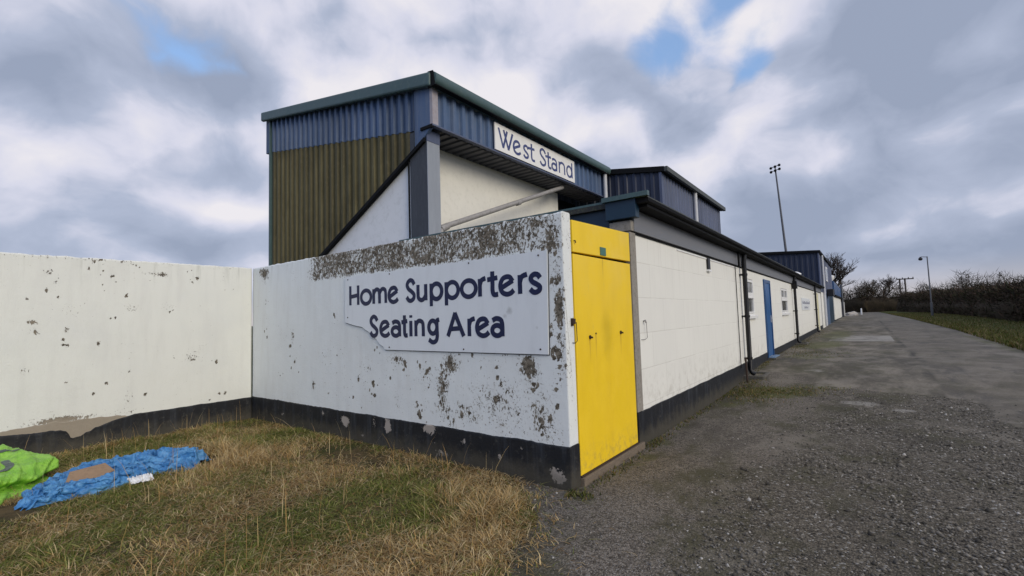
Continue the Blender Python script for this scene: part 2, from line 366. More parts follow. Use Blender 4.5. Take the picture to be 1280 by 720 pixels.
def ground_mats():
    # far field
    m, t = material('field_grass'); p = t.pos()
    c = t.mix(t.ss(t.noise(p, 0.6, 6, 0.6), 0.4, 0.65), (0.055, 0.060, 0.020), (0.085, 0.080, 0.034))
    finish(t, c, 0.95, None, spec=0.1); MATS['field_grass'] = m
    # soil and thatch under the rough grass
    m, t = material('thatch_soil'); p = t.pos()
    c = t.mix(t.ss(t.noise(p, 5, 7, 0.65), 0.38, 0.64), (0.050, 0.040, 0.022), (0.120, 0.085, 0.042))
    c = t.mix(t.ss(t.noise(p, 2.2, 5, 0.6), 0.48, 0.66), c, (0.052, 0.060, 0.020))
    c = t.mix(t.ss(t.noise(p, 70, 4, 0.6), 0.58, 0.70, 0, 0.6), c, (0.20, 0.155, 0.09))
    finish(t, c, 0.95, t.bump(t.noise(p, 45, 6, 0.7), 0.8, 0.02), spec=0.1); MATS['thatch_soil'] = m
    # verge turf
    m, t = material('verge_turf'); p = t.pos()
    c = t.mix(t.ss(t.noise(p, 1.3, 6, 0.65), 0.4, 0.65), (0.050, 0.066, 0.014), (0.085, 0.075, 0.026))
    finish(t, c, 0.95, t.bump(t.noise(p, 20, 6, 0.7), 0.8, 0.04), spec=0.1); MATS['verge_turf'] = m
    # the track: loose gravel near, worn tarmac beyond
    m, t = material('track_surface'); p = t.pos()
    pw = t.vm('ADD', p, t.vm('SCALE', t.noise(p, 14, 3, col=True), 0.02))
    cell = t.vor(pw, 62, 'F1', 'Color'); dst = t.vor(pw, 62, 'F1', 'Distance')
    cell2 = t.vor(pw, 150, 'F1', 'Color')
    g1 = t.n('ShaderNodeSeparateColor', {0: cell}).outputs[0]
    g2 = t.n('ShaderNodeSeparateColor', {0: cell2}).outputs[1]
    lumi = t.m('ADD', t.m('MULTIPLY', g1, 0.55), t.m('MULTIPLY', g2, 0.45))
    coarse = t.mix(t.ss(lumi, 0.15, 0.95), (0.034, 0.029, 0.022), (0.185, 0.162, 0.127))
    coarse = t.mix(t.ss(g1, 0.93, 0.97, 0, 0.75), coarse, (0.33, 0.32, 0.30))
    dusty = t.mix(t.ss(lumi, 0.1, 0.95), (0.050, 0.042, 0.033), (0.212, 0.184, 0.150))
    dusty = t.mix(t.ss(g2, 0.90, 0.95, 0, 0.7), dusty, (0.30, 0.285, 0.26))
    cz = t.m('ADD', t.attr('coarse'), t.m('MULTIPLY', t.m('SUBTRACT', t.noise(p, 1.6, 7, 0.65), 0.5), 1.5))
    grav = t.mix(t.ss(cz, 0.35, 0.65), dusty, coarse)
    asp = t.mix(t.ss(t.noise(p, 1.1, 7, 0.62), 0.36, 0.66), (0.112, 0.096, 0.072), (0.192, 0.166, 0.127))
    asp = t.mix(t.ss(t.noise(t.mapv(p, (1.3, 0.35, 1)), 1.7, 7, 0.7), 0.52, 0.66, 0, 0.65), asp, (0.052, 0.048, 0.042))
    asp = t.mix(t.ss(g2, 0.75, 1.0, 0, 0.4), asp, (0.21, 0.20, 0.19))
    apr = t.ss(t.m('ADD', t.attr('apron'), t.m('MULTIPLY', t.m('SUBTRACT', t.noise(p, 1.7, 6, 0.65), 0.5), 0.7)), 0.35, 0.65)
    brown = t.mix(t.ss(t.noise(t.mapv(p, (1.0, 0.45, 1)), 1.4, 8, 0.68), 0.38, 0.62), (0.070, 0.060, 0.042), (0.235, 0.205, 0.160))
    asp = t.mix(t.m('MULTIPLY', apr, 0.85), asp, brown)
    asp = t.mix(t.ss(t.noise(p, 30, 6, 0.75), 0.42, 0.66, 0, 0.45), asp, (0.06, 0.056, 0.05))
    az = t.m('ADD', t.attr('tarmac'), t.m('MULTIPLY', t.m('SUBTRACT', t.noise(p, 2.3, 8, 0.68), 0.5), 1.1))
    am = t.ss(az, 0.44, 0.56)
    c = t.mix(am, grav, asp)
    sz = t.m('ADD', t.attr('slab'), t.m('MULTIPLY', t.m('SUBTRACT', t.noise(p, 2.0, 7, 0.65), 0.5), 0.9))
    slabm = t.ss(sz, 0.42, 0.58)
    c = t.mix(slabm, c, t.mix(t.noise(p, 5, 5), (0.22, 0.205, 0.18), (0.32, 0.30, 0.265)))
    mz = t.m('ADD', t.attr('moss'), t.m('MULTIPLY', t.m('SUBTRACT', t.noise(p, 3.5, 8, 0.7), 0.5), 1.3))
    mosscol = t.mix(t.noise(p, 9, 6, 0.7), (0.050, 0.058, 0.013), (0.105, 0.105, 0.028))
    c = t.mix(t.ss(mz, 0.38, 0.70, 0, 0.8), c, mosscol)
    gt = t.m('MULTIPLY', t.ss(t.noise(t.mapv(p, (1.0, 0.6, 1)), 1.3, 8, 0.70), 0.47, 0.64), t.ss(t.n('ShaderNodeSeparateXYZ', {0: p}).outputs[0], 1.6, -0.4, 0.45, 0.85))
    c = t.mix(t.m('MULTIPLY', gt, t.ss(slabm, 0, 1, 1.0, 0.3)), c, (0.062, 0.058, 0.030))
    c = t.mix(t.ss(t.noise(t.mapv(p, (1.0, 0.5, 1)), 0.8, 8, 0.68), 0.50, 0.62, 0, 0.5), c, (0.050, 0.044, 0.036))
    c = t.mix(t.ss(t.noise(t.vm('ADD', t.mapv(p, (1, 0.6, 1)), (7.3, 2.1, 0)), 1.1, 8, 0.7), 0.53, 0.66, 0, 0.6), c, (0.205, 0.182, 0.148))
    c = t.mix(t.m('MULTIPLY', t.attr('crack'), 0.85), c, (0.025, 0.024, 0.018))
    h = t.m('ADD', t.m('MULTIPLY', t.m('SUBTRACT', 1.0, dst), t.ss(am, 0, 1, 1.0, 0.1)), t.m('MULTIPLY', t.noise(p, 8, 6, 0.65), 0.8))
    h = t.m('ADD', h, t.m('MULTIPLY', am, 0.5))
    finish(t, c, t.ss(am, 0, 1, 0.92, 0.78), t.bump(h, 0.8, 0.012), spec=0.25); MATS['track_surface'] = m
    # scattered stones
    m, t = material('stone'); p = t.pos()
    v = t.attr('tone')
    c = t.mix(v, (0.036, 0.033, 0.028), (0.25, 0.228, 0.195))
    c = t.mix(t.ss(v, 0.93, 0.97), c, (0.42, 0.40, 0.37))
    finish(t, c, 0.85, None, spec=0.3); MATS['stone'] = m
    # blades
    m, t = material('grass_blade')
    c = t.attr('col', 'Color')
    b = t.n('ShaderNodeBsdfPrincipled', {'Base Color': c, 'Roughness': 0.75}); b.inputs['Specular IOR Level'].default_value = 0.15
    tr = t.n('ShaderNodeBsdfTranslucent', {0: c})
    mx = t.n('ShaderNodeMixShader', {0: 0.25, 1: b.outputs[0], 2: tr.outputs[0]})
    t.n('ShaderNodeOutputMaterial', {0: mx.outputs[0]}); MATS['grass_blade'] = m
    m, t = material('hedge_twig')
    c = t.attr('col', 'Color'); finish(t, c, 0.9, None, spec=0.1); MATS['hedge_twig'] = m
ground_mats()

# ------------------------------------------------------------------ object helpers
WLOC = {}
def tag(o, label=None, cat=None, group=None, kind=None):
    if label: o['label'] = label
    if cat: o['category'] = cat
    if group: o['group'] = group
    if kind: o['kind'] = kind
    return o
def thing(name, label, cat, loc=(0, 0, 0), group=None):
    o = bpy.data.objects.new(name, None); o.empty_display_size = 0.2
    C.objects.link(o); o.location = loc; WLOC[o.name] = Vector(loc)
    return tag(o, label, cat, group)
def link(name, me, mat, parent=None, loc=None):
    """me holds world coordinates; it is moved into the object's own frame"""
    o = bpy.data.objects.new(name, me); C.objects.link(o)
    for m in (mat if isinstance(mat, (list, tuple)) else [mat]):
        me.materials.append(MATS[m])
    base = Vector(loc) if loc is not None else (WLOC[parent.name] if parent else Vector((0, 0, 0)))
    me.transform(Matrix.Translation(-base))
    WLOC[o.name] = base
    if parent: o.parent = parent; o.location = base - WLOC[parent.name]
    else: o.location = base
    return o
class MB:
    def __init__(s): s.v = []; s.f = []; s.mi = []
    def add(s, vs, fs, mi=0):
        k = len(s.v); s.v += [tuple(v) for v in vs]; s.f += [tuple(i + k for i in f) for f in fs]; s.mi += [mi] * len(fs); return s
    def box(s, x0, x1, y0, y1, z0, z1, mi=0):
        vs = [(x, y, z) for x in (x0, x1) for y in (y0, y1) for z in (z0, z1)]
        return s.add(vs, [(0, 1, 3, 2), (4, 6, 7, 5), (0, 4, 5, 1), (2, 3, 7, 6), (0, 2, 6, 4), (1, 5, 7, 3)], mi)
    def prism(s, poly, axis, a0, a1, mi=0):
        """poly in the two other axes (in xyz order), extruded along axis from a0 to a1"""
        def mk(p, a):
            if axis == 'x': return (a, p[0], p[1])
            if axis == 'y': return (p[0], a, p[1])
            return (p[0], p[1], a)
        n = len(poly)
        vs = [mk(p, a0) for p in poly] + [mk(p, a1) for p in poly]
        return s.add(vs, [tuple(range(n))[::-1], tuple(range(n, 2 * n))] + [(i, (i + 1) % n, n + (i + 1) % n, n + i) for i in range(n)], mi)
    def tube(s, pts, r, n=10, mi=0, caps=True):
        pts = [Vector(p) for p in pts]; rs = r if isinstance(r, (list, tuple)) else [r] * len(pts)
        rings = []
        for i, p in enumerate(pts):
            d = (pts[min(i + 1, len(pts) - 1)] - pts[max(i - 1, 0)]).normalized()
            a = d.orthogonal().normalized() if i == 0 else (a - d * a.dot(d)).normalized()
            b = d.cross(a)
            rings.append([p + (a * math.cos(k * 2 * math.pi / n) + b * math.sin(k * 2 * math.pi / n)) * rs[i] for k in range(n)])
        vs = [v for q in rings for v in q]; fs = []
        for i in range(len(rings) - 1):
            for k in range(n):
                fs.append((i * n + k, i * n + (k + 1) % n, (i + 1) * n + (k + 1) % n, (i + 1) * n + k))
        if caps: fs += [tuple(range(n))[::-1], tuple(range((len(rings) - 1) * n, len(rings) * n))]
        return s.add(vs, fs, mi)
    def lathe(s, c, prof, n=16, mi=0):
        return s.tube([(c[0], c[1], c[2] + z) for z, r in prof], [r for z, r in prof], n, mi)
    def build(s, name, mat, parent=None, loc=None, bevel=0.0, smooth=False):
        me = bpy.data.meshes.new(name); me.from_pydata(s.v, [], s.f)
        me.polygons.foreach_set('material_index', s.mi)
        bm = bmesh.new(); bm.from_mesh(me); bmesh.ops.recalc_face_normals(bm, faces=bm.faces)
        if smooth:
            for f in bm.faces: f.smooth = True
            for e in bm.edges:
                if len(e.link_faces) == 2 and e.calc_face_angle(0) > 0.7: e.smooth = False
        bm.to_mesh(me); bm.free()
        o = link(name, me, mat, parent, loc)
        if bevel:
            b = o.modifiers.new('bevel', 'BEVEL'); b.width = bevel; b.segments = 2; b.limit_method = 'ANGLE'
        return o
def npmesh(name, verts, faces, attrs=None, cols=None, smooth=False):
    me = bpy.data.meshes.new(name); k = faces.shape[1]
    me.vertices.add(len(verts)); me.vertices.foreach_set('co', verts.astype(np.float32).ravel())
    me.loops.add(faces.size); me.loops.foreach_set('vertex_index', faces.astype(np.int32).ravel())
    me.polygons.add(len(faces)); me.polygons.foreach_set('loop_start', np.arange(0, faces.size, k, dtype=np.int32))
    if smooth: me.polygons.foreach_set('use_smooth', np.ones(len(faces), dtype=bool))
    me.update(calc_edges=True)
    for an, a in (attrs or {}).items():
        me.attributes.new(an, 'FLOAT', 'POINT').data.foreach_set('value', a.astype(np.float32))
    for an, a in (cols or {}).items():
        c4 = np.ones((len(a), 4), np.float32); c4[:, :3] = a
        me.attributes.new(an, 'FLOAT_COLOR', 'POINT').data.foreach_set('color', c4.ravel())
    me.validate()
    return me
def sst(x, a, b):
    u = np.clip((x - a) / (b - a), 0, 1); return u * u * (3 - 2 * u)
def g(y):                                                         # the track climbs gently past the first drain
    return 0.20 * sst(np.asarray(y, float), 9.0, 14.0) + 0.25 * sst(np.asarray(y, float), 14.0, 65.0)
def G(y): return float(g(y))
def vnoise(x, y, sc, seed=0.0):
    return np.array([mnoise.noise((a * sc, b * sc, seed)) for a, b in zip(np.ravel(x), np.ravel(y))]).reshape(np.shape(x))
def grid_faces(nu, nv):
    i = np.arange(nu - 1)[:, None] * nv + np.arange(nv - 1)[None, :]
    return np.stack([i, i + nv, i + nv + 1, i + 1], -1).reshape(-1, 4)

# ------------------------------------------------------------------ the setting: ground, track, grass plot, verge
YB = np.unique(np.concatenate([[-900, -200, -50, -12, -4, 0, 3, 6, 9], np.arange(9, 14.01, 0.25), np.arange(14, 66, 2.0), [65, 80, 110, 160, 260, 500, 1200]]))
XB = np.array([-900, -300, -90, -30, -12, -6, -2, 0, 3, 6, 12, 30, 90, 300, 900.])
X, Y = np.meshgrid(XB, YB, indexing='ij')
o = link('ground', npmesh('ground', np.stack([X, Y, g(Y)], -1).reshape(-1, 3), grid_faces(len(XB), len(YB))), 'field_grass'); tag(o, kind='structure')

ty = np.concatenate([np.arange(-4, 2, 0.5), np.arange(2, 16, 0.07), np.arange(16, 40, 0.25), np.arange(40, 131, 2.0)])
tx = np.concatenate([np.arange(-3.6, -2.3, 0.1), np.arange(-2.3, 4.31, 0.07)])
X, Y = np.meshgrid(tx, ty, indexing='ij')
nz = vnoise(X, Y, 0.9, 3.3); nz2 = vnoise(X, Y, 0.35, 8.1)
tarmac = sst(Y + 2.2 * nz + 1.6 * nz2 + 0.4 * (X > 0), 8.6, 12.8) * 0.9
edge_y = 8.3 + (X - 1.45) * -0.35 + 0.45 * nz
right = sst(X + 0.45 * nz, 1.0, 1.6) * sst(Y - edge_y, -0.25, 0.35) * 0.95
tarmac = np.maximum(tarmac, right)
coarse = sst(X + 0.5 * nz + (5.0 - Y) * 0.05, -1.25, -0.35) * (1 - 0.35 * sst(Y, 7.5, 10)) + 0.25 * sst(Y, 3.4, 2.0)
moss = np.zeros_like(X)
for cx, cy, rx, ry, a in ((-1.75, 9.6, 0.75, 0.55, 0.95), (-1.2, 10.1, 0.6, 0.5, 0.75), (-1.8, 8.6, 0.35, 0.7, 0.5), (-0.7, 10.8, 0.5, 0.3, 0.5), (-2.0, 5.6, 0.28, 0.7, 0.45), (-1.95, 4.6, 0.22, 0.5, 0.45), (-2.05, 7.6, 0.25, 1.5, 0.35),
                          (-0.9, 12.4, 0.8, 0.5, 0.4), (-1.3, 15.4, 0.7, 0.9, 0.95), (-0.6, 17.0, 0.7, 0.5, 0.6), (-1.2, 26.0, 0.8, 5, 0.55), (-0.6, 6.8, 0.6, 0.5, 0.36), (-1.0, 3.3, 0.5, 0.4, 0.3), (-1.4, 19.5, 0.7, 1.8, 0.6), (-1.2, 21, 0.9, 1.4, 0.5),
                          (0.25, 4.2, 0.35, 0.3, 0.3), (-1.0, 30, 1.0, 5, 0.45), (3.3, 20, 0.35, 9, 0.5), (3.2, 45, 0.35, 20, 0.5), (-2.0, 3.5, 0.4, 0.3, 0.4)):
    moss = moss + a * np.exp(-((X - cx) / rx) ** 2 - ((Y - cy) / ry) ** 2)
slab = sst(X, -1.35, -1.1) * sst(X, 0.95, 0.75) * sst(Y, 22.6, 22.9) * sst(Y, 27.2, 26.6)
slab = np.maximum(slab, 0.62 * np.exp(-((X + 0.15) / 0.45) ** 2 - ((Y - 9.3) / 0.5) ** 2))
slab = np.maximum(slab, 0.56 * np.exp(-((X - 0.35) / 0.35) ** 2 - ((Y - 9.0) / 0.35) ** 2))
slab = np.maximum(slab, 0.5 * np.exp(-((X + 1.0) / 0.6) ** 2 - ((Y - 12.6) / 0.8) ** 2))
apron = sst(X, 1.15, 0.85) * sst(Y, 8, 11)
cl = np.abs(X - (0.98 + 0.10 * vnoise(X * 0, Y, 0.5, 5.0) + 0.06 * vnoise(X * 0, Y, 2.0, 6.0)))
crack = sst(cl, 0.10, 0.02) * sst(Y, 11.5, 13) * (0.45 + 0.55 * sst(vnoise(X * 0, Y, 0.4, 1.0), -0.2, 0.2)) * sst(Y, 60, 40)
ee = np.abs(Y - edge_y); crack = np.maximum(crack, 0.65 * sst(ee, 0.07, 0.01) * sst(X, 1.3, 1.5))
ee = np.abs(X - (1.29 - 0.35 * nz)); crack = np.maximum(crack, 0.55 * sst(ee, 0.06, 0.01) * sst(Y, 8.3, 8.6) * sst(Y, 11.5, 10.8))
crack = crack * sst(vnoise(X, Y, 1.7, 12.0) + 0.5 * vnoise(X * 0, Y, 0.6, 31.0), -0.25, 0.15)
def track_rise(x, y):
    near = sst(np.asarray(y, float), 40, 14)
    return (0.030 * np.clip(vnoise(x, y, 0.7, 4.0) + 0.45, 0, 1) + 0.012 * np.clip(vnoise(x, y, 2.1, 9.0) + 0.4, 0, 1)) * near * sst(np.asarray(x, float), -2.2, -1.6)
Z = g(Y) + 0.004 + track_rise(X, Y)
o = link('gravel_track', npmesh('gravel_track', np.stack([X, Y, Z], -1).reshape(-1, 3), grid_faces(len(tx), len(ty)),
         dict(tarmac=tarmac.ravel(), coarse=coarse.ravel(), moss=moss.ravel(), slab=slab.ravel(), crack=crack.ravel(), apron=apron.ravel())), 'track_surface'); tag(o, kind='structure')

def grass_edge(y):                                                # where the rough grass gives way to the gravel
    return np.interp(y, [-5, 1.0, 2.3, 3.05, 3.35, 3.68], [-1.3, -1.5, -1.82, -2.10, -2.42, -2.75])
gy = np.arange(-4, 3.69, 0.12); gu = np.linspace(0, 1, 60)
U, Y = np.meshgrid(gu, gy, indexing='ij')
X = -8.2 + (grass_edge(Y) + 0.09 * vnoise(Y * 0, Y, 2.5, 2.0) + 8.2) * U
Zg = 0.009 + 0.03 * (vnoise(X, Y, 1.1, 9.0) + 0.5) * sst(1 - U, 0.0, 0.12)
o = link('grass_plot', npmesh('grass_plot', np.stack([X, Y, Zg], -1).reshape(-1, 3), grid_faces(len(gu), len(gy)), smooth=True), 'thatch_soil'); tag(o, kind='structure')

vy = np.concatenate([[-10, 0, 6], np.arange(9, 14, 0.25), np.arange(14, 66, 1.0), np.arange(66, 131, 4.0)]); vu = np.linspace(0, 1, 14)
U, Y = np.meshgrid(vu, vy, indexing='ij')
XE = np.interp(Y, [-10, 6, 19, 31, 69, 130], [4.0, 3.7, 3.45, 3.6, 2.95, 2.4]) + 0.12 * vnoise(Y * 0, Y, 0.8, 2.0)
X = XE + (8.6 - XE) * U
o = link('grass_verge', npmesh('grass_verge', np.stack([X, Y, g(Y) + 0.010 + 0.08 * sst(U, 0, 0.3)], -1).reshape(-1, 3), grid_faces(len(vu), len(vy)), smooth=True), 'verge_turf'); tag(o, kind='structure')

# ------------------------------------------------------------------ rendered boundary walls with peeling paint
def swept_wall(name, parent, p0, dv, nv, length, thick, zb, zt, step, wear, bare=None, mat='peeling_paint', rough_top=0.006, ends=True, ztop_fn=None):
    """front face starts at p0 and runs along dv; nv points out of the front"""
    ns = max(2, int(length / step) + 1); s = np.linspace(0, length, ns)
    zs = np.arange(zb, zt - 0.02, step); r = 0.018
    prof = [(0.0, z) for z in zs] + [(0.0, zt - r), (0.005, zt - 0.006), (r, zt), (thick - r, zt), (thick - 0.005, zt - 0.006), (thick, zt - r), (thick, zb)]
    prof = np.array(prof); npf = len(prof)
    Sg, K = np.meshgrid(s, np.arange(npf), indexing='ij')
    inn = prof[K, 0]; z = prof[K, 1].copy()
    top = sst(z, zt - 0.05, zt - 0.01)
    wob = 1.8 * rough_top * (vnoise(Sg, Sg * 0, 7.0, 1.0) + 0.6 * vnoise(Sg, Sg * 0, 23.0, 4.0))
    z = z + top * wob
    if ztop_fn is not None: z = zb + (z - zb) * (zt + ztop_fn(Sg) - zb) / (zt - zb)
    inn = inn + 0.0025 * vnoise(Sg, z, 2.5, 6.0) * (K < len(zs))
    V = np.stack([p0[0] + dv[0] * Sg - nv[0] * inn, p0[1] + dv[1] * Sg - nv[1] * inn, z], -1).reshape(-1, 3)
    F = grid_faces(ns, npf)
    w = wear(Sg, z); b = bare(Sg, z) if bare else np.zeros_like(z)
    me = npmesh(name, V, F, dict(wear=w.ravel(), bare=b.ravel()))
    if ends:
        bm = bmesh.new(); bm.from_mesh(me); bm.verts.ensure_lookup_table()
        bm.faces.new([bm.verts[k] for k in range(npf)][::-1]); bm.faces.new([bm.verts[(ns - 1) * npf + k] for k in range(npf)])
        bmesh.ops.recalc_face_normals(bm, faces=bm.faces); bm.to_mesh(me); bm.free()
    return link(name, me, mat, parent)
def blobs(lst):
    def f(s, z):
        a = np.zeros_like(z)
        for cs, cz, rs, rz, am in lst: a = a + am * np.exp(-((s - cs) / rs) ** 2 - ((z - cz) / rz) ** 2)
        return a
    return f
XW, YS = -8.2, 3.68
# sign wall: s measured from its left corner (x = s - 8.2)
sw_b = blobs([(0.38, 2.42, 0.22, 0.10, 0.27), (0.42, 2.30, 0.08, 0.14, 0.16), (4.58, 1.09, 0.10, 0.13, 0.26), (3.68, 1.10, 0.12, 0.06, 0.22), (5.61, 1.10, 0.11, 0.14, 0.28), (4.45, 0.80, 0.10, 0.22, 0.20),
              (1.86, 0.67, 0.06, 0.10, 0.25), (5.98, 1.50, 0.07, 0.40, 0.22), (5.97, 1.60, 0.05, 0.10, 0.2), (1.29, 1.38, 0.05, 0.11, 0.24), (5.30, 0.76, 0.30, 0.16, 0.14), (5.77, 0.60, 0.16, 0.35, 0.15),
              (3.1, 0.95, 0.3, 0.2, 0.08), (2.4, 0.75, 0.35, 0.3, 0.09), (5.95, 2.0, 0.12, 0.3, 0.14), (2.2, 1.1, 0.4, 0.2, 0.07), (4.0, 0.6, 1.2, 0.25, 0.06), (0.9, 1.4, 0.5, 0.3, 0.05), (4.2, 1.0, 1.4, 0.25, 0.05), (5.0, 0.55, 0.7, 0.15, 0.08)])
def flecks(n, s0, s1, z0, z1, seed, amp=0.42):
    rr = random.Random(seed); out = []
    while len(out) < n:
        cs, cz = rr.uniform(s0, s1), rr.uniform(z0, z1)
        for _ in range(rr.choice((1, 1, 2, 3, 5))):
            r = math.exp(rr.gauss(math.log(0.0105), 0.5)); out.append((cs + rr.gauss(0, 0.05), cz + rr.gauss(0, 0.05), r, r * rr.uniform(0.8, 1.7), amp * rr.uniform(0.7, 1.1)))
    return blobs(out)
sw_f = flecks(95, 2.0, 6.0, 0.42, 1.25, 3); sw_f2 = flecks(36, 0.2, 3.0, 0.6, 2.0, 4); sw_f3 = flecks(40, 5.85, 6.02, 0.5, 2.3, 8)
def sign_wear(s, z):
    band = sst(z, 2.10, 2.22) * (sst(s, 1.55, 1.95) * (0.215 - 0.04 * sst(s, 5.0, 6.0)) + 0.02)
    band = band * (1 - 0.5 * sst(s, 5.9, 6.02))
    return sw_b(s, z) * 0.88 + sw_f(s, z) + sw_f2(s, z) + sw_f3(s, z) + band + 0.03 * sst(s, 1.8, 5.0) * sst(z, 2.1, 1.0) - 0.012
t_ = thing('sign_wall', 'white rendered wall with peeling paint and black base that carries the big Home Supporters board', 'wall', (-5.2, YS + 0.08, 0))
swept_wall('rendered_wall', t_, (XW, YS), (1, 0), (0, -1), 6.04, 0.145, 0.30, 2.515, 0.016, sign_wear)
def plinth_top(Sg): return 0.012 * vnoise(Sg, Sg * 0, 3.0, 7.0) + 0.006 * vnoise(Sg, Sg * 0, 17.0, 8.0)
pl_b = blobs([(2.62, 0.25, 0.10, 0.09, 0.36), (3.51, 0.29, 0.07, 0.12, 0.36), (3.25, 0.31, 0.05, 0.10, 0.18), (4.22, 0.345, 0.13, 0.06, 0.34), (4.30, 0.2, 0.10, 0.14, 0.12), (5.92, 0.10, 0.08, 0.08, 0.30), (5.85, 0.16, 0.05, 0.06, 0.2),
              (5.23, 0.19, 0.05, 0.05, 0.18), (1.7, 0.25, 0.1, 0.1, 0.12), (2.1, 0.3, 0.05, 0.1, 0.2), (4.75, 0.28, 0.05, 0.05, 0.22), (3.0, 0.12, 0.06, 0.05, 0.2), (5.5, 0.30, 0.04, 0.05, 0.2), (1.0, 0.2, 0.06, 0.06, 0.18), (4.45, 0.10, 0.10, 0.06, 0.22), (3.9, 0.15, 0.1, 0.12, 0.15)])
swept_wall('plinth', t_, (XW + 0.003, YS - 0.006), (1, 0), (0, -1), 6.045, 0.156, -0.03, 0.392, 0.022, pl_b, mat='black_plinth_paint', rough_top=0.0, ztop_fn=plinth_top)
# hasp on the wall's end
m = MB(); m.box(-2.156, -2.146, 3.765, 3.80, 1.46, 1.53); m.tube([(-2.135, 3.795, 1.50), (-2.125, 3.81, 1.49), (-2.125, 3.815, 1.32), (-2.14, 3.80, 1.30), (-2.157, 3.785, 1.305)], 0.004, 6)
m.lathe((-2.14, 3.785, 1.475), [(0, 0.02), (0.05, 0.022)], 10); m.build('hasp', 'rusty_iron', t_)

# left wall: s measured along +y from y=-4 ; front looks to +x
lw_b = blobs([(5.085, 1.67, 0.05, 0.03, 0.30), (5.05, 1.69, 0.04, 0.04, 0.12), (6.28, 2.345, 0.16, 0.045, 0.19), (6.42, 2.33, 0.07, 0.05, 0.2), (5.11, 1.555, 0.05, 0.05, 0.22), (5.385, 1.57, 0.03, 0.05, 0.2), (6.05, 1.85, 0.10, 0.06, 0.16),
              (6.53, 1.87, 0.20, 0.06, 0.13), (6.80, 1.08, 0.10, 0.10, 0.17), (5.2, 2.30, 0.06, 0.06, 0.2), (6.03, 0.59, 0.08, 0.1, 0.16), (5.02, 1.08, 0.06, 0.08, 0.16), (6.9, 1.25, 0.12, 0.1, 0.12),
              (5.25, 1.9, 0.3, 0.25, 0.05), (6.0, 1.6, 1.0, 0.5, 0.02), (5.5, 2.5, 3.0, 0.035, 0.14), (5.5, 0.42, 0.9, 0.05, 0.12), (5.35, 0.44, 0.30, 0.05, 0.2)])
lw_f = flecks(46, 4.4, 7.5, 0.45, 2.42, 12); lw_f2 = flecks(24, 4.8, 6.8, 2.2, 2.5, 15)
lw_bare = blobs([(5.4, 0.38, 0.7, 0.14, 1.0), (5.085, 1.67, 0.2, 0.2, 0.5)])
t_ = thing('boundary_wall', 'long white rendered boundary wall at left with small flaked spots and crumbling black base', 'wall', (XW - 0.08, 0, 0))
swept_wall('rendered_wall', t_, (XW, -4.0), (0, 1), (1, 0), 7.66, 0.16, 0.30, 2.52, 0.018, lambda s, z: lw_b(s, z) + lw_f(s, z) + lw_f2(s, z) - 0.018, lambda s, z: np.clip(lw_bare(s, z), 0, 1), mat='old_paint')
def lplinth_top(Sg):
    d = np.exp(-((Sg - 5.42) / 0.45) ** 2)
    dip = np.interp(Sg, [4.6, 4.85, 5.1, 5.3, 5.42, 5.46, 5.56, 5.7, 5.86, 6.1], [0, -0.03, -0.05, -0.06, -0.09, -0.19, -0.17, -0.10, -0.05, 0])
    return dip + 0.010 * vnoise(Sg, Sg * 0, 5.0, 3.0) + 0.008 * vnoise(Sg, Sg * 0, 21.0, 5.0) * (0.4 + d * 2)
# what shows where the base paint has fallen away
swept_wall('bare_render', t_, (XW + 0.003, 0.5), (0, 1), (1, 0), 1.65, 0.05, 0.15, 0.385, 0.03, lambda s, z: z * 0 + 0.5, lambda s, z: z * 0 + 1.0, rough_top=0.012,
           ztop_fn=lambda Sg: np.interp(Sg, [0, 0.2, 0.5, 0.8, 1.1, 1.4, 1.65], [-0.03, 0.02, 0.035, 0.04, 0.03, 0.025, -0.04]))
swept_wall('plinth', t_, (XW + 0.012, -4.0), (0, 1), (1, 0), 7.668, 0.03, -0.03, 0.378, 0.024, blobs([(5.5, 0.25, 0.4, 0.1, 0.03)]), mat='black_plinth_paint', rough_top=0.0, ztop_fn=lplinth_top)

# ------------------------------------------------------------------ stroke lettering
def cr_spline(pts, n=9):
    P = [Vector(p) for p in pts]; out = []
    for i in range(len(P) - 1):
        p0 = P[max(i - 1, 0)]; p1 = P[i]; p2 = P[i + 1]; p3 = P[min(i + 2, len(P) - 1)]
        for k in range(n):
            u = k / n
            out.append(0.5 * ((2 * p1) + (p2 - p0) * u + (2 * p0 - 5 * p1 + 4 * p2 - p3) * u * u + (3 * p1 - p0 - 3 * p2 + p3) * u ** 3))
    out.append(P[-1]); return [(v.x, v.y) for v in out]
def ell(cx, cy, rx, ry, a0, a1, n=30):
    return [(cx + rx * math.cos(math.radians(a0 + (a1 - a0) * i / n)), cy + ry * math.sin(math.radians(a0 + (a1 - a0) * i / n))) for i in range(n + 1)]
A_ = 1.40; DS = -0.42
SCURVE = [(0.93, 0.80), (0.75, 0.95), (0.45, 1.0), (0.16, 0.90), (0.08, 0.74), (0.25, 0.58), (0.62, 0.44), (0.90, 0.29), (0.86, 0.10), (0.55, 0.0), (0.25, 0.03), (0.03, 0.17)]
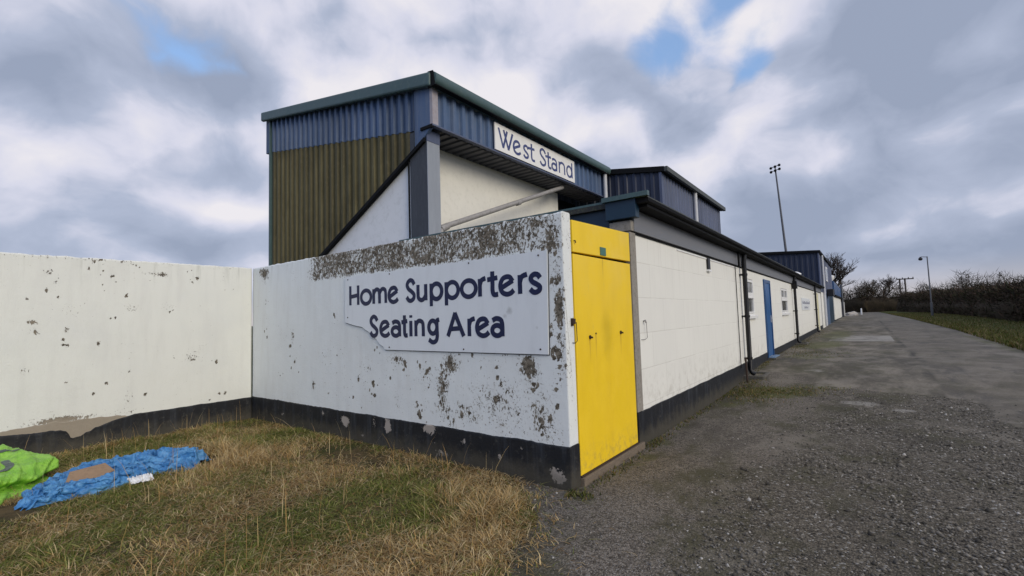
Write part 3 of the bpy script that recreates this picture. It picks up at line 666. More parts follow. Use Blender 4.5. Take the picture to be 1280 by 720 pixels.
GL = {
 'H': [[(0.06, 0), (0.06, A_)], [(0.94, 0), (0.94, A_)], [(0.06, 0.60), (0.94, 0.70)]],
 'o': [ell(0.5, 0.5, 0.5, 0.5, 0, 360, 40)],
 'm': [[(0.04, 0), (0.04, 1)], cr_spline([(0.05, 0.70), (0.16, 0.92), (0.30, 1.0), (0.45, 0.90), (0.49, 0.66), (0.5, 0)]), cr_spline([(0.5, 0.70), (0.62, 0.92), (0.76, 1.0), (0.92, 0.90), (0.96, 0.66), (0.97, 0)])],
 'e': [[(0.05, 0.36), (0.93, 0.74)], cr_spline([(0.93, 0.74), (0.74, 0.96), (0.48, 1.0), (0.18, 0.88), (0.01, 0.52), (0.12, 0.16), (0.45, 0.0), (0.78, 0.04), (0.99, 0.18)])],
 'S': [[(x, y * A_) for x, y in cr_spline(SCURVE)]],
 's': [cr_spline(SCURVE)],
 'u': [cr_spline([(0.06, 1), (0.06, 0.4), (0.12, 0.14), (0.38, 0.0), (0.68, 0.06), (0.92, 0.30)]), [(0.94, 0), (0.94, 1)]],
 'p': [ell(0.53, 0.5, 0.47, 0.5, 0, 360, 40), [(0.05, DS), (0.05, 1)]],
 'r': [[(0.12, 0), (0.12, 1)], cr_spline([(0.12, 0.62), (0.35, 0.88), (0.70, 0.98), (1.15, 1.03)])],
 't': [cr_spline([(0.40, A_ * 0.98), (0.40, 0.7), (0.40, 0.25), (0.58, 0.03), (1.10, 0.03)]), [(-0.30, 0.93), (1.05, 1.0)]],
 'a': [ell(0.48, 0.30, 0.45, 0.30, 0, 360, 36), cr_spline([(0.12, 0.90), (0.42, 1.0), (0.80, 0.92), (0.94, 0.66), (0.94, 0.0)])],
 'i': [[(0.5, 0), (0.5, 0.98)], [(0.5, 1.26), (0.5, 1.36)]],
 'n': [[(0.07, 0), (0.07, 1)], cr_spline([(0.07, 0.68), (0.28, 0.93), (0.55, 1.0), (0.86, 0.88), (0.94, 0.62), (0.95, 0)])],
 'g': [ell(0.42, 0.56, 0.40, 0.42, 0, 360, 36), cr_spline([(1.02, 1.03), (0.84, 0.96), (0.83, 0.5), (0.84, -0.05), (0.70, -0.34), (0.38, -0.42), (0.05, -0.27)])],
 'A': [[(0.02, 0), (0.48, A_)], [(0.48, A_), (0.98, 0)], [(0.22, 0.42), (0.80, 0.46)]],
 'W': [[(0.0, A_), (0.30, 0)], [(0.30, 0), (0.60, A_)], [(0.36, A_), (0.68, 0)], [(0.68, 0), (1.0, A_)]],
 'd': [ell(0.45, 0.5, 0.44, 0.5, 0, 360, 40), [(0.94, 0), (0.94, A_)]],
}
def lettering(name, parent, mat, glyphs, place, thick, xh):
    """glyphs: (char, a, b, baseline offset); place(h, v, d) -> world, d metres out of the board"""
    mb = MB(); k = 0
    for ch, a, b, base in glyphs:
        e_ = 0.004 if ch in 'itr' else 0.0065
        a -= e_; b += e_; w = b - a
        for st in GL[ch]:
            ins = min(thick / 2, w * 0.30)
            pts = [Vector((a + ins + p[0] * (w - 2 * ins), base + thick * 0.42 + p[1] * (xh - thick * 0.84))) for p in st]
            pts = [p for i, p in enumerate(pts) if i == 0 or (p - pts[i - 1]).length > 1e-5]
            k += 1; dep = 0.0015 + 0.0004 * (k % 7)
            closed = (pts[0] - pts[-1]).length < 1e-4
            n = len(pts); L = []; Rr = []
            if closed: pts = pts[:-1]; n -= 1
            for i, p in enumerate(pts):
                if closed: d = pts[(i + 1) % n] - pts[i - 1]
                else: d = pts[min(i + 1, n - 1)] - pts[max(i - 1, 0)]
                d.normalize(); q = Vector((-d.y, d.x)) * thick / 2
                ext = Vector((0, 0))
                if not closed and i == 0: ext = -d * thick * 0.12
                if not closed and i == n - 1: ext = d * thick * 0.12
                L.append(p + q + ext); Rr.append(p - q + ext)
            vs = [place(v.x, v.y, dep) for v in L] + [place(v.x, v.y, dep) for v in Rr] + [place(v.x, v.y, 0.0) for v in L] + [place(v.x, v.y, 0.0) for v in Rr]
            fs = []
            for i in range(n if closed else n - 1):
                j = (i + 1) % n
                fs += [(i, j, n + j, n + i), (2 * n + i, i, j, 2 * n + j)[::-1], (n + i, n + j, 3 * n + j, 3 * n + i)]
            if not closed: fs += [(0, n, 3 * n, 2 * n), (n - 1, 3 * n - 1, 4 * n - 1, 2 * n - 1)]
            mb.add(vs, fs)
    return mb.build(name, mat, parent)

# Home Supporters board
t_ = thing('supporters_sign', 'large white board reading Home Supporters Seating Area with a broken lower left corner', 'sign', (-3.9, YS, 1.2))
poly = [(-5.523, 2.156), (-2.322, 2.168), (-2.345, 1.203), (-4.703, 1.209), (-4.74, 1.245), (-4.80, 1.272), (-4.872, 1.335), (-4.93, 1.36), (-5.01, 1.42), (-5.098, 1.457), (-5.16, 1.49), (-5.34, 1.515), (-5.531, 1.556)]
MB().prism(poly, 'y', YS - 0.020, YS - 0.008).build('board', 'sign_white', t_)
MB().prism([(x + (0.007 if x > -4 else -0.007), z + (0.002 if z > 1.6 else -0.009)) for x, z in poly], 'y', YS - 0.0078, YS - 0.001).build('edge_shadow', 'column_dark', t_)  # dark sheet wider than the board, standing in for its edge shadow
YT = YS - 0.020
L1 = [('H', -5.437, -5.205), ('o', -5.189, -4.949), ('m', -4.94, -4.649), ('e', -4.635, -4.432), ('S', -4.307, -4.13), ('u', -4.118, -3.935), ('p', -3.903, -3.688), ('p', -3.665, -3.441), ('o', -3.427, -3.19),
      ('r', -3.181, -3.07), ('t', -3.04, -2.908), ('e', -2.904, -2.702), ('r', -2.672, -2.552), ('s', -2.54, -2.384)]
L2 = [('S', -5.002, -4.823), ('e', -4.803, -4.599), ('a', -4.588, -4.397), ('t', -4.383, -4.275), ('i', -4.262, -4.185), ('n', -4.167, -3.989), ('g', -3.945, -3.747), ('A', -3.645, -3.372), ('r', -3.342, -3.23), ('e', -3.226, -3.031), ('a', -3.025, -2.846)]
plc = lambda h, v, d: (h, YT - d, v)
lettering('lettering', t_, 'navy_letter', [(c, a, b, 1.764) for c, a, b in L1] + [(c, a, b, 1.357) for c, a, b in L2], plc, 0.050, 0.213)
for x, z in ((-5.46, 2.12), (-4.6, 2.13), (-3.3, 2.14), (-2.42, 2.13), (-2.43, 1.25), (-3.4, 1.235), (-4.62, 1.24), (-5.47, 1.62)):
    MB().tube([(x, YT + 0.001, z), (x, YT - 0.004, z)], 0.009, 8).build('screw_head', 'rusty_iron', t_)

# ------------------------------------------------------------------ yellow gate
XD = -2.15
t_ = thing('yellow_gate', 'tall bright yellow gate closed between the sign wall and the white building', 'gate', (XD, 4.5, 0))
m = MB(); m.box(XD - 0.045, XD, 3.838, 5.178, 0.095, 2.135); m.build('door_leaf', 'yellow_gate_paint', t_, bevel=0.004)
m = MB(); m.prism([(3.838, 2.152), (5.178, 2.165), (5.178, 2.50), (3.838, 2.455)], 'x', XD - 0.040, XD + 0.004); m.build('top_panel', 'yellow_gate_paint', t_, bevel=0.004)
m = MB(); m.box(XD - 0.09, XD - 0.055, 3.83, 5.185, 0.02, 2.44); m.build('frame', 'dark_trim', t_)
m = MB(); m.box(XD - 0.12, XD + 0.035, 3.836, 5.30, -0.02, 0.078); m.build('sill', 'timber_sill', t_, bevel=0.006)
m = MB(); m.box(XD - 0.05, XD + 0.012, 3.838, 5.178, 0.079, 0.093); m.build('threshold_strip', 'rusty_iron', t_)
for y, z in ((4.11, 1.34), (4.83, 1.355)):
    m = MB(); m.tube([(XD, y, z), (XD + 0.010, y, z)], 0.020, 10); m.tube([(XD + 0.010, y, z), (XD + 0.032, y, z - 0.004)], 0.009, 8)
    m.build('bolt', 'rusty_iron', t_)
m = MB(); m.tube([(XD, 4.24, 1.37), (XD + 0.008, 4.24, 1.37)], 0.009, 8); m.build('screw_head', 'rusty_iron', t_)
m = MB(); m.box(XD + 0.004, XD + 0.012, 4.40, 4.53, 2.17, 2.255); m.build('name_plate', 'green_plate', t_, bevel=0.002)
m = MB(); m.tube([(XD, 3.86, 2.26), (XD + 0.02, 3.862, 2.255), (XD + 0.02, 3.865, 2.235)], 0.006, 6); m.build('hook', 'rusty_iron', t_)

# ------------------------------------------------------------------ corrugated sheet
def corrug_pts(a, b, per=0.2, dep=0.032):
    out = [(a, 0.0)]; k = 0
    n0 = math.floor(a / per)
    for i in range(n0, int(math.ceil(b / per)) + 1):
        for f, d in ((0.0, 0), (0.48, 0), (0.58, 1), (0.90, 1)):
            u = (i + f) * per
            if a + 1e-4 < u < b - 1e-4: out.append((u, d * dep))
    out.append((b, 0.0)); return out
def corrug(mb, axis, plane, sgn, a, b, lo, hi, per=0.2, dep=0.032, back=0.06):
    """sheet in the plane axis=plane whose outside looks along sgn*axis; lo/hi give z as functions of the run"""
    pts = corrug_pts(a, b, per, dep); vs = []; n = len(pts)
    for u, d in pts:
        q = plane - sgn * (dep - d); qb = plane - sgn * back
        for z in (lo(u), hi(u)): vs.append((q, u, z) if axis == 'x' else (u, q, z))
        for z in (lo(u), hi(u)): vs.append((qb, u, z) if axis == 'x' else (u, qb, z))
    fs = []
    for i in range(n - 1):
        j = 4 * i; k = 4 * (i + 1)
        fs += [(j, k, k + 1, j + 1), (j + 2, j + 3, k + 3, k + 2), (j, j + 2, k + 2, k), (j + 1, k + 1, k + 3, j + 3)]
    fs += [(0, 1, 3, 2), (4 * n - 4, 4 * n - 2, 4 * n - 1, 4 * n - 3)]
    return mb.add(vs, fs)
def lin(x0, y0, x1, y1): return lambda x: y0 + (y1 - y0) * (x - x0) / (x1 - x0)

# ------------------------------------------------------------------ west stand
t_ = thing('west_stand', 'tall blue and olive clad football stand rising behind the sign wall', 'stand', (-8.4, 8.7, 0))
rt = lin(-11.2, 6.55, -5.62, 5.50)            # underside of the roof along the gable
bb = lin(-11.17, 5.70, -6.04, 4.85)           # foot of the blue band
dg = lambda x: max(2.992 + (x + 8.979) * (4.507 - 2.992) / 2.89, 0.2)
YG = 5.40
corrug(MB(), 'y', YG, -1, -11.17, -6.06, bb, rt, dep=0.055).build('blue_gable_cladding', 'blue_cladding', t_)
corrug(MB(), 'y', YG + 0.012, -1, -11.14, -6.05, lambda x: dg(x) + 0.015, lambda x: bb(x) - 0.003, per=0.2, dep=0.05, back=0.07).build('olive_gable_cladding', 'olive_cladding', t_)
m = MB(); m.prism([(-6.05, dg(-6.05) + 0.02), (-5.83, dg(-5.83) + 0.01), (-5.60, 4.84), (-5.60, rt(-5.60)), (-6.05, rt(-6.05))], 'y', YG - 0.006, YG + 0.05); m.build('corner_panel', 'blue_cladding', t_)
# dark raking edge under the cladding
m = MB(); pts = [(-11.17, dg(-11.17)), (-10.0, dg(-10.0)), (-5.85, dg(-5.85))]
m.prism([(-11.2, dg(-11.2) - 0.07), (-5.80, dg(-5.80) - 0.07), (-5.80, dg(-5.80)), (-11.2, dg(-11.2))], 'y', YG - 0.03, YG + 0.06); m.build('raking_trim', 'dark_trim', t_)
m = MB(); m.box(-11.205, -11.15, YG - 0.02, YG + 0.05, 2.0, 6.45); m.build('edge_trim', 'teal_trim', t_)
# gable wall, back wall
m = MB(); m.box(-11.1, -6.215, YG + 0.075, YG + 0.20, 0, 4.35); m.build('gable_wall', 'gable_paint', t_)
m = MB(); m.box(-8.05, -6.205, YG + 0.045, YG + 0.073, 2.865, 2.90); m.build('ledge', 'dark_trim', t_)
m = MB(); m.box(-6.50, -6.30, YG + 0.21, 10.55, 0, 4.80); m.build('back_wall', 'stand_render', t_)
m = MB(); m.prism([(-11.1, 0.3), (-6.51, 0.3), (-6.51, 4.4), (-6.7, 4.4)], 'y', YG + 0.22, 12.0); m.build('seating_deck', 'concrete', t_)
m = MB(); m.box(-6.75, -6.60, 10.56, 12.05, 0, 4.80); m.build('dark_bay', 'dark_trim', t_)  # near-black sheet painting the dark of the opening past the back wall
m = MB(); m.box(-6.205, -5.775, YG + 0.02, YG + 0.30, 0, 4.84, 0); m.box(-5.773, -5.762, YG + 0.015, YG + 0.305, 0, 4.60, 1); m.box(-5.775, -5.755, YG + 0.01, YG + 0.31, 4.60, 4.80, 2)
m.build('column', ['column_dark', 'column_light', 'slate_cladding'], t_)
m = MB(); m.tube([(-6.255, YG + 0.03, 2.7), (-6.255, YG + 0.03, 4.40)], 0.016, 8); m.build('conduit', 'dark_trim', t_)
# fascia on the long side, soffit, flashing
corrug(MB(), 'x', -5.60, 1, YG + 0.13, 12.0, lambda u: 4.85, lambda u: 5.47, per=0.24, dep=0.05).build('side_fascia', 'blue_cladding', t_)
m = MB(); m.box(-5.66, -5.595, YG - 0.008, YG + 0.125, 4.845, 5.47); m.build('corner_flashing', 'flashing', t_)
m = MB(); m.box(-5.68, -5.588, YG - 0.02, 12.02, 4.818, 4.846); m.build('drip_flashing', 'slate_cladding', t_)
m = MB(); m.box(-5.88, -5.59, YG - 0.03, YG + 0.02, 4.79, 4.842); m.build('bracket', 'dark_trim', t_)
pts = corrug_pts(YG + 0.03, 12.0, 0.2, 0.03)
m = MB(); n = len(pts); vs = []
for u, d in pts: vs += [(-5.69, u, 4.80 + d), (-6.30, u, 4.80 + d), (-5.69, u, 4.87), (-6.30, u, 4.87)]
fs = []
for i in range(n - 1):
    j = 4 * i; k = j + 4; fs += [(j, j + 1, k + 1, k), (j + 2, k + 2, k + 3, j + 3)]
m.add(vs, fs).build('soffit', 'soffit_metal', t_)
# roof, gable barge board, gutter
m = MB(); m.prism([(-11.40, 6.56), (-5.62, 5.48), (-5.62, 5.60), (-11.40, 6.68)], 'y', YG - 0.02, 12.05); m.build('roof', 'slate_cladding', t_)
m = MB(); m.prism([(-11.44, 6.50), (-5.56, 5.46), (-5.56, 5.70), (-11.44, 6.72)], 'y', YG - 0.11, YG - 0.022); m.build('barge_board', 'teal_trim', t_, bevel=0.03)
gp = [(-5.61, 5.70), (-5.50, 5.70), (-5.455, 5.67), (-5.435, 5.60), (-5.45, 5.52), (-5.50, 5.475), (-5.61, 5.47)]
MB().prism(gp, 'y', YG - 0.06, 12.06).build('gutter', 'teal_trim', t_, smooth=True)
m = MB(); m.prism([(-5.625, 5.73), (-5.50, 5.715), (-5.46, 5.46), (-5.625, 5.44)], 'y', YG - 0.075, YG - 0.061); m.box(-5.55, -5.44, YG - 0.058, 12.0, 5.455, 5.468); m.build('gutter_end_and_shade', 'dark_trim', t_)  # the long dark strip below the gutter stands in for its shadow
m = MB(); m.box(-11.42, -11.22, YG + 0.02, 12.0, 5.72, 6.55); m.build('pitch_side_fascia', 'blue_cladding', t_)
m = MB(); m.tube([(-5.80, 5.72, 3.02), (-5.80, 5.76, 3.16), (-5.80, 9.95, 4.74)], 0.050, 12); m.tube([(-5.80, 5.74, 3.12), (-5.80, 5.90, 3.205)], 0.062, 12); m.tube([(-5.80, 8.0, 3.99), (-5.80, 8.12, 4.035)], 0.058, 12)
m.build('brace_pipe', 'galvanised_pipe', t_, smooth=True)
m = MB(); m.tube([(-5.53, 11.85, 2.9), (-5.53, 11.85, 5.50)], 0.055, 12); m.build('downpipe', 'pale_pipe', t_, smooth=True)

t_ = thing('stand_name_sign', 'long narrow white banner board reading West Stand on the blue fascia under the roof', 'sign', (-5.57, 8.6, 4.86))
XS = -5.575
m = MB(); m.box(-5.598, XS, 7.04, 10.20, 4.862, 5.405); m.build('board', 'banner_white', t_)
LW = [('W', 7.14, 7.64), ('e', 7.625, 7.91), ('s', 7.985, 8.205), ('t', 8.215, 8.43), ('S', 8.615, 8.895), ('t', 8.895, 9.105), ('a', 9.105, 9.375), ('n', 9.425, 9.745), ('d', 9.795, 10.105)]
lettering('lettering', t_, 'faded_letter', [(c, a, b, 4.935) for c, a, b in LW], lambda h, v, d: (XS + d, h, v), 0.054, 0.305)

# ------------------------------------------------------------------ low white building
XF = -2.17; YE = 35.55
t_ = thing('clubhouse_building', 'long low white flat roofed building with grey fascia and black base beside the track', 'building', (-4.2, 20.4, 0))
WIN = [(11.78, 12.86, 1.42, 2.31), (17.75, 19.25, 1.42, 2.27)]
DOOR = [(14.36, 15.40, 0.26, 2.39), (32.6, 33.7, 0.3, 2.43)]
def front_wall(mb, x, thick, y0, y1, z0, z1, holes):
    ys = sorted({y0, y1, *[h[0] for h in holes], *[h[1] for h in holes]}); zs = sorted({z0, z1, *[h[2] for h in holes], *[h[3] for h in holes]})
    def hole(a, b, c, d): return any(h[0] <= a and b <= h[1] and h[2] <= c and d <= h[3] for h in holes)
    for a, b in zip(ys, ys[1:]):
        for c, d in zip(zs, zs[1:]):
            if not hole(a, b, c, d):
                mb.add([(x, a, c), (x, b, c), (x, b, d), (x, a, d)], [(0, 1, 2, 3)])
    for a, b, c, d in holes:
        mb.add([(x, a, c), (x, a, d), (x - thick, a, d), (x - thick, a, c)], [(0, 1, 2, 3)])
        mb.add([(x, b, c), (x - thick, b, c), (x - thick, b, d), (x, b, d)], [(0, 1, 2, 3)])
        mb.add([(x, a, d), (x, b, d), (x - thick, b, d), (x - thick, a, d)], [(0, 1, 2, 3)])
        mb.add([(x, a, c), (x - thick, a, c), (x - thick, b, c), (x, b, c)], [(0, 1, 2, 3)])
    return mb
m = MB(); front_wall(m, XF, 0.15, 5.38, YE, 0.2, 2.72, WIN + DOOR)
m.add([(XF, 5.38, 0.0), (-6.28, 5.38, 0.0), (-6.28, 5.38, 2.72), (XF, 5.38, 2.72)], [(0, 1, 2, 3)])
m.build('wall', 'painted_blockwork', t_)
m = MB(); m.box(-6.25, XF - 0.16, 5.42, YE, 0.05, 2.70); m.build('inner_core', 'dark_trim', t_)
def zpl(y): return 0.405 + 0.009 * mnoise.noise((y * 2.1, 0, 3)) + 0.006 * mnoise.noise((y * 9.0, 0, 7)) + 0.10 * float(sst(np.float64(y), 12, 40))
m = MB(); segs = [5.345, 9, 10, 11, 12, 13, 14.30]
def plinth_run(m, ys):
    vs = []
    for y in ys: vs += [(XF + 0.012, y, -0.05), (XF + 0.012, y, zpl(y)), (XF - 0.004, y, zpl(y) + 0.006)]
    fs = []
    for i in range(len(ys) - 1):
        j = 3 * i; fs += [(j, j + 3, j + 4, j + 1), (j + 1, j + 4, j + 5, j + 2)]
    fs += [(0, 1, 2), (3 * len(ys) - 3, 3 * len(ys) - 1, 3 * len(ys) - 2)]
    m.add(vs, fs)
plinth_run(m, [*np.arange(5.375, 14.3, 0.12), 14.355]); plinth_run(m, [*np.arange(15.405, 32.5, 0.2), 32.59]); plinth_run(m, [33.71, YE])
o = m.build('plinth', 'black_plinth_paint', t_)
# fascia board, dark strip painting its shadow (in the soffit mesh), soffit, roof edge
m = MB(); m.box(XF + 0.002, XF + 0.045, 5.30, YE, 2.535, 2.80); m.build('fascia', 'fascia_grey', t_, bevel=0.003)
m = MB(); m.box(XF + 0.001, XF + 0.02, 5.385, YE, 2.512, 2.534); m.box(XF - 0.1, XF + 0.22, 5.29, YE, 2.802, 2.835); m.build('soffit', 'dark_trim', t_)
m = MB(); m.prism([(XF + 0.02, 2.836), (XF + 0.24, 2.836), (XF + 0.265, 2.85), (XF + 0.27, 2.885), (XF + 0.24, 2.90), (XF + 0.02, 2.915)], 'y', 5.20, YE); m.build('gutter', 'dark_trim', t_)
m = MB(); m.prism([(XF - 0.02, 2.916), (XF + 0.235, 2.901), (XF + 0.262, 2.892), (XF + 0.262, 2.905), (XF + 0.235, 2.916), (XF - 0.02, 2.93)], 'y', 5.19, YE); m.build('roof_edge', 'roof_edge', t_)
m = MB(); m.box(-6.28, XF + 0.0, 5.20, YE, 2.84, 2.9); m.build('roof', 'roof_felt', t_)
m = MB(); vs = []; N = 160
for i in range(N + 1):
    y = 9.6 + (20 - 9.6) * i / N
    h = 0.02 + 0.05 * abs(mnoise.noise((y * 2.3, 0, 0))) + 0.05 * abs(mnoise.noise((y * 9, 3, 0)))
    vs += [(XF + 0.02, y, 2.925), (XF - 0.08, y, 2.925 + h), (XF - 0.22, y, 2.90)]
m.add(vs, [f for i in range(N) for f in ((3 * i, 3 * i + 3, 3 * i + 4, 3 * i + 1), (3 * i + 1, 3 * i + 4, 3 * i + 5, 3 * i + 2))]); m.build('roof_moss', 'roof_felt', t_)
# blue front end
m = MB(); m.box(-6.27, -2.43, 5.27, 5.37, 2.60, 2.90); m.build('front_fascia', 'corner_blue', t_)
m = MB(); m.box(-6.27, -2.44, 5.20, 5.372, 2.902, 2.928); m.box(-2.455, XF + 0.285, 5.13, 5.195, 2.9, 2.955); m.build('front_trim', 'teal_trim', t_)
m = MB(); m.box(-2.43, XF + 0.12, 5.175, 5.29, 2.68, 2.899); m.build('corner_box', 'corner_blue', t_, bevel=0.006)
# concrete pier beside the gate, with its stub beam
m = MB(); m.box(XD - 0.10, XD + 0.006, 5.205, 5.372, 0.42, 2.52); m.build('pier', 'concrete', t_, bevel=0.006)
m = MB(); m.box(XD - 0.10, XD + 0.004, 5.215, 5.345, -0.02, 0.418); m.build('pier_base', 'black_plinth_paint', t_)
m = MB(); m.box(XD - 0.26, XD + 0.018, 5.225, 5.36, 2.535, 2.66); m.build('stub_beam', 'concrete', t_, bevel=0.008)
m = MB(); m.tube([(XF, 5.56, 1.46), (XF + 0.03, 5.55, 1.47), (XF + 0.035, 5.56, 1.44)], 0.011, 8); m.tube([(XF + 0.03, 5.58, 1.45), (XF + 0.03, 5.59, 1.26), (XF + 0.02, 5.56, 1.24), (XF + 0.0, 5.46, 1.24)], 0.004, 6); m.build('hasp', 'galvanised_pipe', t_)
m = MB(); m.box(XF, XF + 0.035, 8.62, 8.76, 2.30, 2.50); m.build('vent', 'dark_fitting', t_, bevel=0.004)
m = MB(); m.box(XF, XF + 0.05, 8.60, 8.78, 2.26, 2.292); m.box(XF, XF + 0.012, 7.0, 11.2, 2.475, 2.495); m.build('conduit', 'upvc_white', t_)
# windows
def window(y0, y1, z0, z1, split, mull):
    xo = XF + 0.006
    w = MB(); fr = 0.06; y0 += 0.022; y1 -= 0.022; z0 += 0.012; z1 -= 0.016
    w.box(xo - 0.05, xo, y0, y1, z0, z0 + fr); w.box(xo - 0.05, xo, y0, y1, z1 - fr, z1)
    w.box(xo - 0.05, xo, y0, y0 + fr, z0 + fr, z1 - fr); w.box(xo - 0.05, xo, y1 - fr, y1, z0 + fr, z1 - fr)
    w.box(xo - 0.048, xo + 0.006, y0 + fr, y1 - fr, split - 0.05, split + 0.05)
    if mull: w.box(xo - 0.047, xo + 0.004, (y0 + y1) / 2 - 0.05, (y0 + y1) / 2 + 0.05, split + 0.05, z1 - fr)
    b = 0.035
    w.box(xo - 0.03, xo + 0.018, y0 + 0.03, y1 - 0.03, z0 + fr, z0 + fr + b); w.box(xo - 0.03, xo + 0.018, y0 + 0.03, y1 - 0.03, split - 0.05 - b, split - 0.05)
    wn = w.build('window', 'upvc_white', t_)
    MB().box(xo - 0.035, xo - 0.028, y0 + fr, y1 - fr, z0 + fr + b, split - 0.05 - b).build('pane', 'window_glass', wn)
    if mull:
        MB().box(xo - 0.035, xo - 0.028, y0 + fr, (y0 + y1) / 2 - 0.05, split + 0.05, z1 - fr).build('pane', 'window_glass', wn)
        MB().box(xo - 0.035, xo - 0.028, (y0 + y1) / 2 + 0.05, y1 - fr, split + 0.05, z1 - fr).build('pane', 'window_glass', wn)
    else: MB().box(xo - 0.035, xo - 0.028, y0 + fr, y1 - fr, split + 0.05, z1 - fr).build('pane', 'window_glass', wn)
    MB().box(xo - 0.04, XF + 0.07, y0 - 0.08, y1 + 0.08, z0 - 0.07, z0 + 0.004).build('sill', 'upvc_white', wn, bevel=0.006)
window(*WIN[0], 1.93, False); window(*WIN[1], 1.93, True)
# blue door
y0, y1, z0, z1 = DOOR[0]
m = MB(); m.box(XF - 0.12, XF + 0.03, y0 - 0.01, y0 + 0.08, z0, z1 + 0.01); m.box(XF - 0.12, XF + 0.03, y1 - 0.08, y1 + 0.01, z0, z1 + 0.01); m.box(XF - 0.12, XF + 0.028, y0 + 0.08, y1 - 0.08, z1 - 0.08, z1 + 0.008)
fr = m.build('door_frame', 'door_frame_blue', t_)
m = MB(); m.box(XF - 0.07, XF + 0.010, y0 + 0.08, y1 - 0.08, z0 + 0.01, z1 - 0.08)
for zz in (0.55, 1.45): m.box(XF + 0.010, XF + 0.018, y0 + 0.2, y1 - 0.2, zz, zz + 0.65)
dr = m.build('door', 'door_blue', t_)
m = MB(); m.box(XF + 0.01, XF + 0.03, y1 - 0.19, y1 - 0.15, 1.2, 1.4); m.tube([(XF + 0.02, y1 - 0.18, 1.32), (XF + 0.04, y1 - 0.18, 1.32), (XF + 0.04, y1 - 0.30, 1.32)], 0.011, 8); m.build('handle', 'pale_pipe', dr)
m = MB(); m.box(XF - 0.1, XF + 0.20, y0 + 0.02, y1 - 0.02, 0.0, 0.255); m.build('door_step', 'old_kerb', t_, bevel=0.01)
m = MB(); m.box(XF + 0.035, XF + 0.17, y0 + 0.06, y1 - 0.06, 0.256, 0.27); m.build('threshold', 'threshold_blue', t_)
# cream door near the far end
y0, y1, z0, z1 = DOOR[1]
m = MB(); m.box(XF - 0.08, XF - 0.02, y0, y1, z0, z1); m.box(XF - 0.05, XF + 0.03, y0 - 0.05, y0 + 0.07, z0, z1 + 0.02); m.build('cream_door', 'cream_door', t_)
# drainpipes with a hopper, brackets and a shoe
def drainpipe(y, zb, zt, hopper):
    d = MB(); x = XF + 0.10
    d.tube([(x + 0.02, y, 2.87), (x, y, 2.62), (x, y, zb + 0.10), (x + 0.03, y, zb + 0.04), (x + 0.09, y, zb)], 0.048, 12)
    p = d.build('drainpipe', 'black_pipe', t_, smooth=True)
    for z in np.linspace(zb + 0.35, 2.35, 3):
        MB().tube([(x, y, z - 0.025), (x, y, z + 0.025)], 0.058, 12).box(XF, XF + 0.06, y - 0.075, y + 0.075, z - 0.018, z + 0.018).build('bracket', 'black_pipe', p)
    if hopper: MB().prism([(y - 0.07, 2.33), (y + 0.07, 2.33), (y + 0.14, 2.50), (y + 0.14, 2.62), (y - 0.14, 2.62), (y - 0.14, 2.50)], 'x', XF + 0.005, XF + 0.19).build('hopper', 'black_pipe', p)
drainpipe(11.38, 0.16, 2.5, False); drainpipe(20.75, 0.28, 2.5, True); drainpipe(30.2, 0.30, 2.5, False)
m = MB(); m.tube([(XF + 0.02, 10.86, 0.35), (XF + 0.02, 10.86, 2.5)], 0.009, 6); m.tube([(XF + 0.10, 10.84, 2.50), (XF + 0.10, 10.84, 2.82)], 0.022, 8); m.build('cable', 'dark_trim', t_)
# gully kerbs at the foot of the first two pipes
for yk in (11.5, 20.9):
    b = G(yk)
    m = MB(); m.box(XF + 0.013, XF + 0.40, yk - 0.42, yk - 0.34, b - 0.1, b + 0.065); m.box(XF + 0.013, XF + 0.40, yk + 0.34, yk + 0.42, b - 0.1, b + 0.065); m.box(XF + 0.33, XF + 0.41, yk - 0.338, yk + 0.338, b - 0.1, b + 0.062)
    m.build('gully_kerb', 'old_kerb', t_, bevel=0.012)
# faded notice on the wall far along
t2 = thing('wall_notice', 'small pale notice with two smudged lines on the white building past the second drainpipe', 'sign', (XF, 25.6, 1.55))
m = MB(); m.box(XF + 0.003, XF + 0.02, 23.9, 27.7, 1.50, 2.05); m.build('board', 'sign_white', t2)
m = MB()
for a, b, z, h in ((24.15, 27.45, 1.78, 0.14), (24.9, 26.6, 1.58, 0.10)):
    y = a; k = 0
    while y < b:
        wd = 0.14 + 0.07 * math.sin(k * 2.1); hh = h * (0.75 + 0.3 * math.sin(k * 1.7))
        m.box(XF + 0.02, XF + 0.0225, y, y + wd, z, z + hh); y += wd + 0.06; k += 1
m.build('lettering', 'smudge_letter', t2)
m = MB(); m.lathe((-2.5, 24.0, 2.90), [(0, 0.16), (0.14, 0.16)], 16, 1); m.lathe((-2.5, 24.0, 3.03), [(0, 0.34), (0.04, 0.40), (0.09, 0.39), (0.16, 0.27), (0.20, 0.06)], 20, 0)
o = m.build('roof_vent', ['upvc_white', 'dark_trim'], t_, smooth=True)

# metal stake by the gully
m = MB(); m.tube([(-2.02, 10.72, -0.05), (-2.03, 10.74, 0.56)], 0.018, 8); m.tube([(-2.03, 10.74, 0.555), (-2.03, 10.74, 0.575)], 0.024, 8)
tag(m.build('metal_stake', 'rusty_iron', None, (-2.02, 10.72, 0)), 'thin dark upright metal stake in the ground in front of the first drainpipe', 'stake')

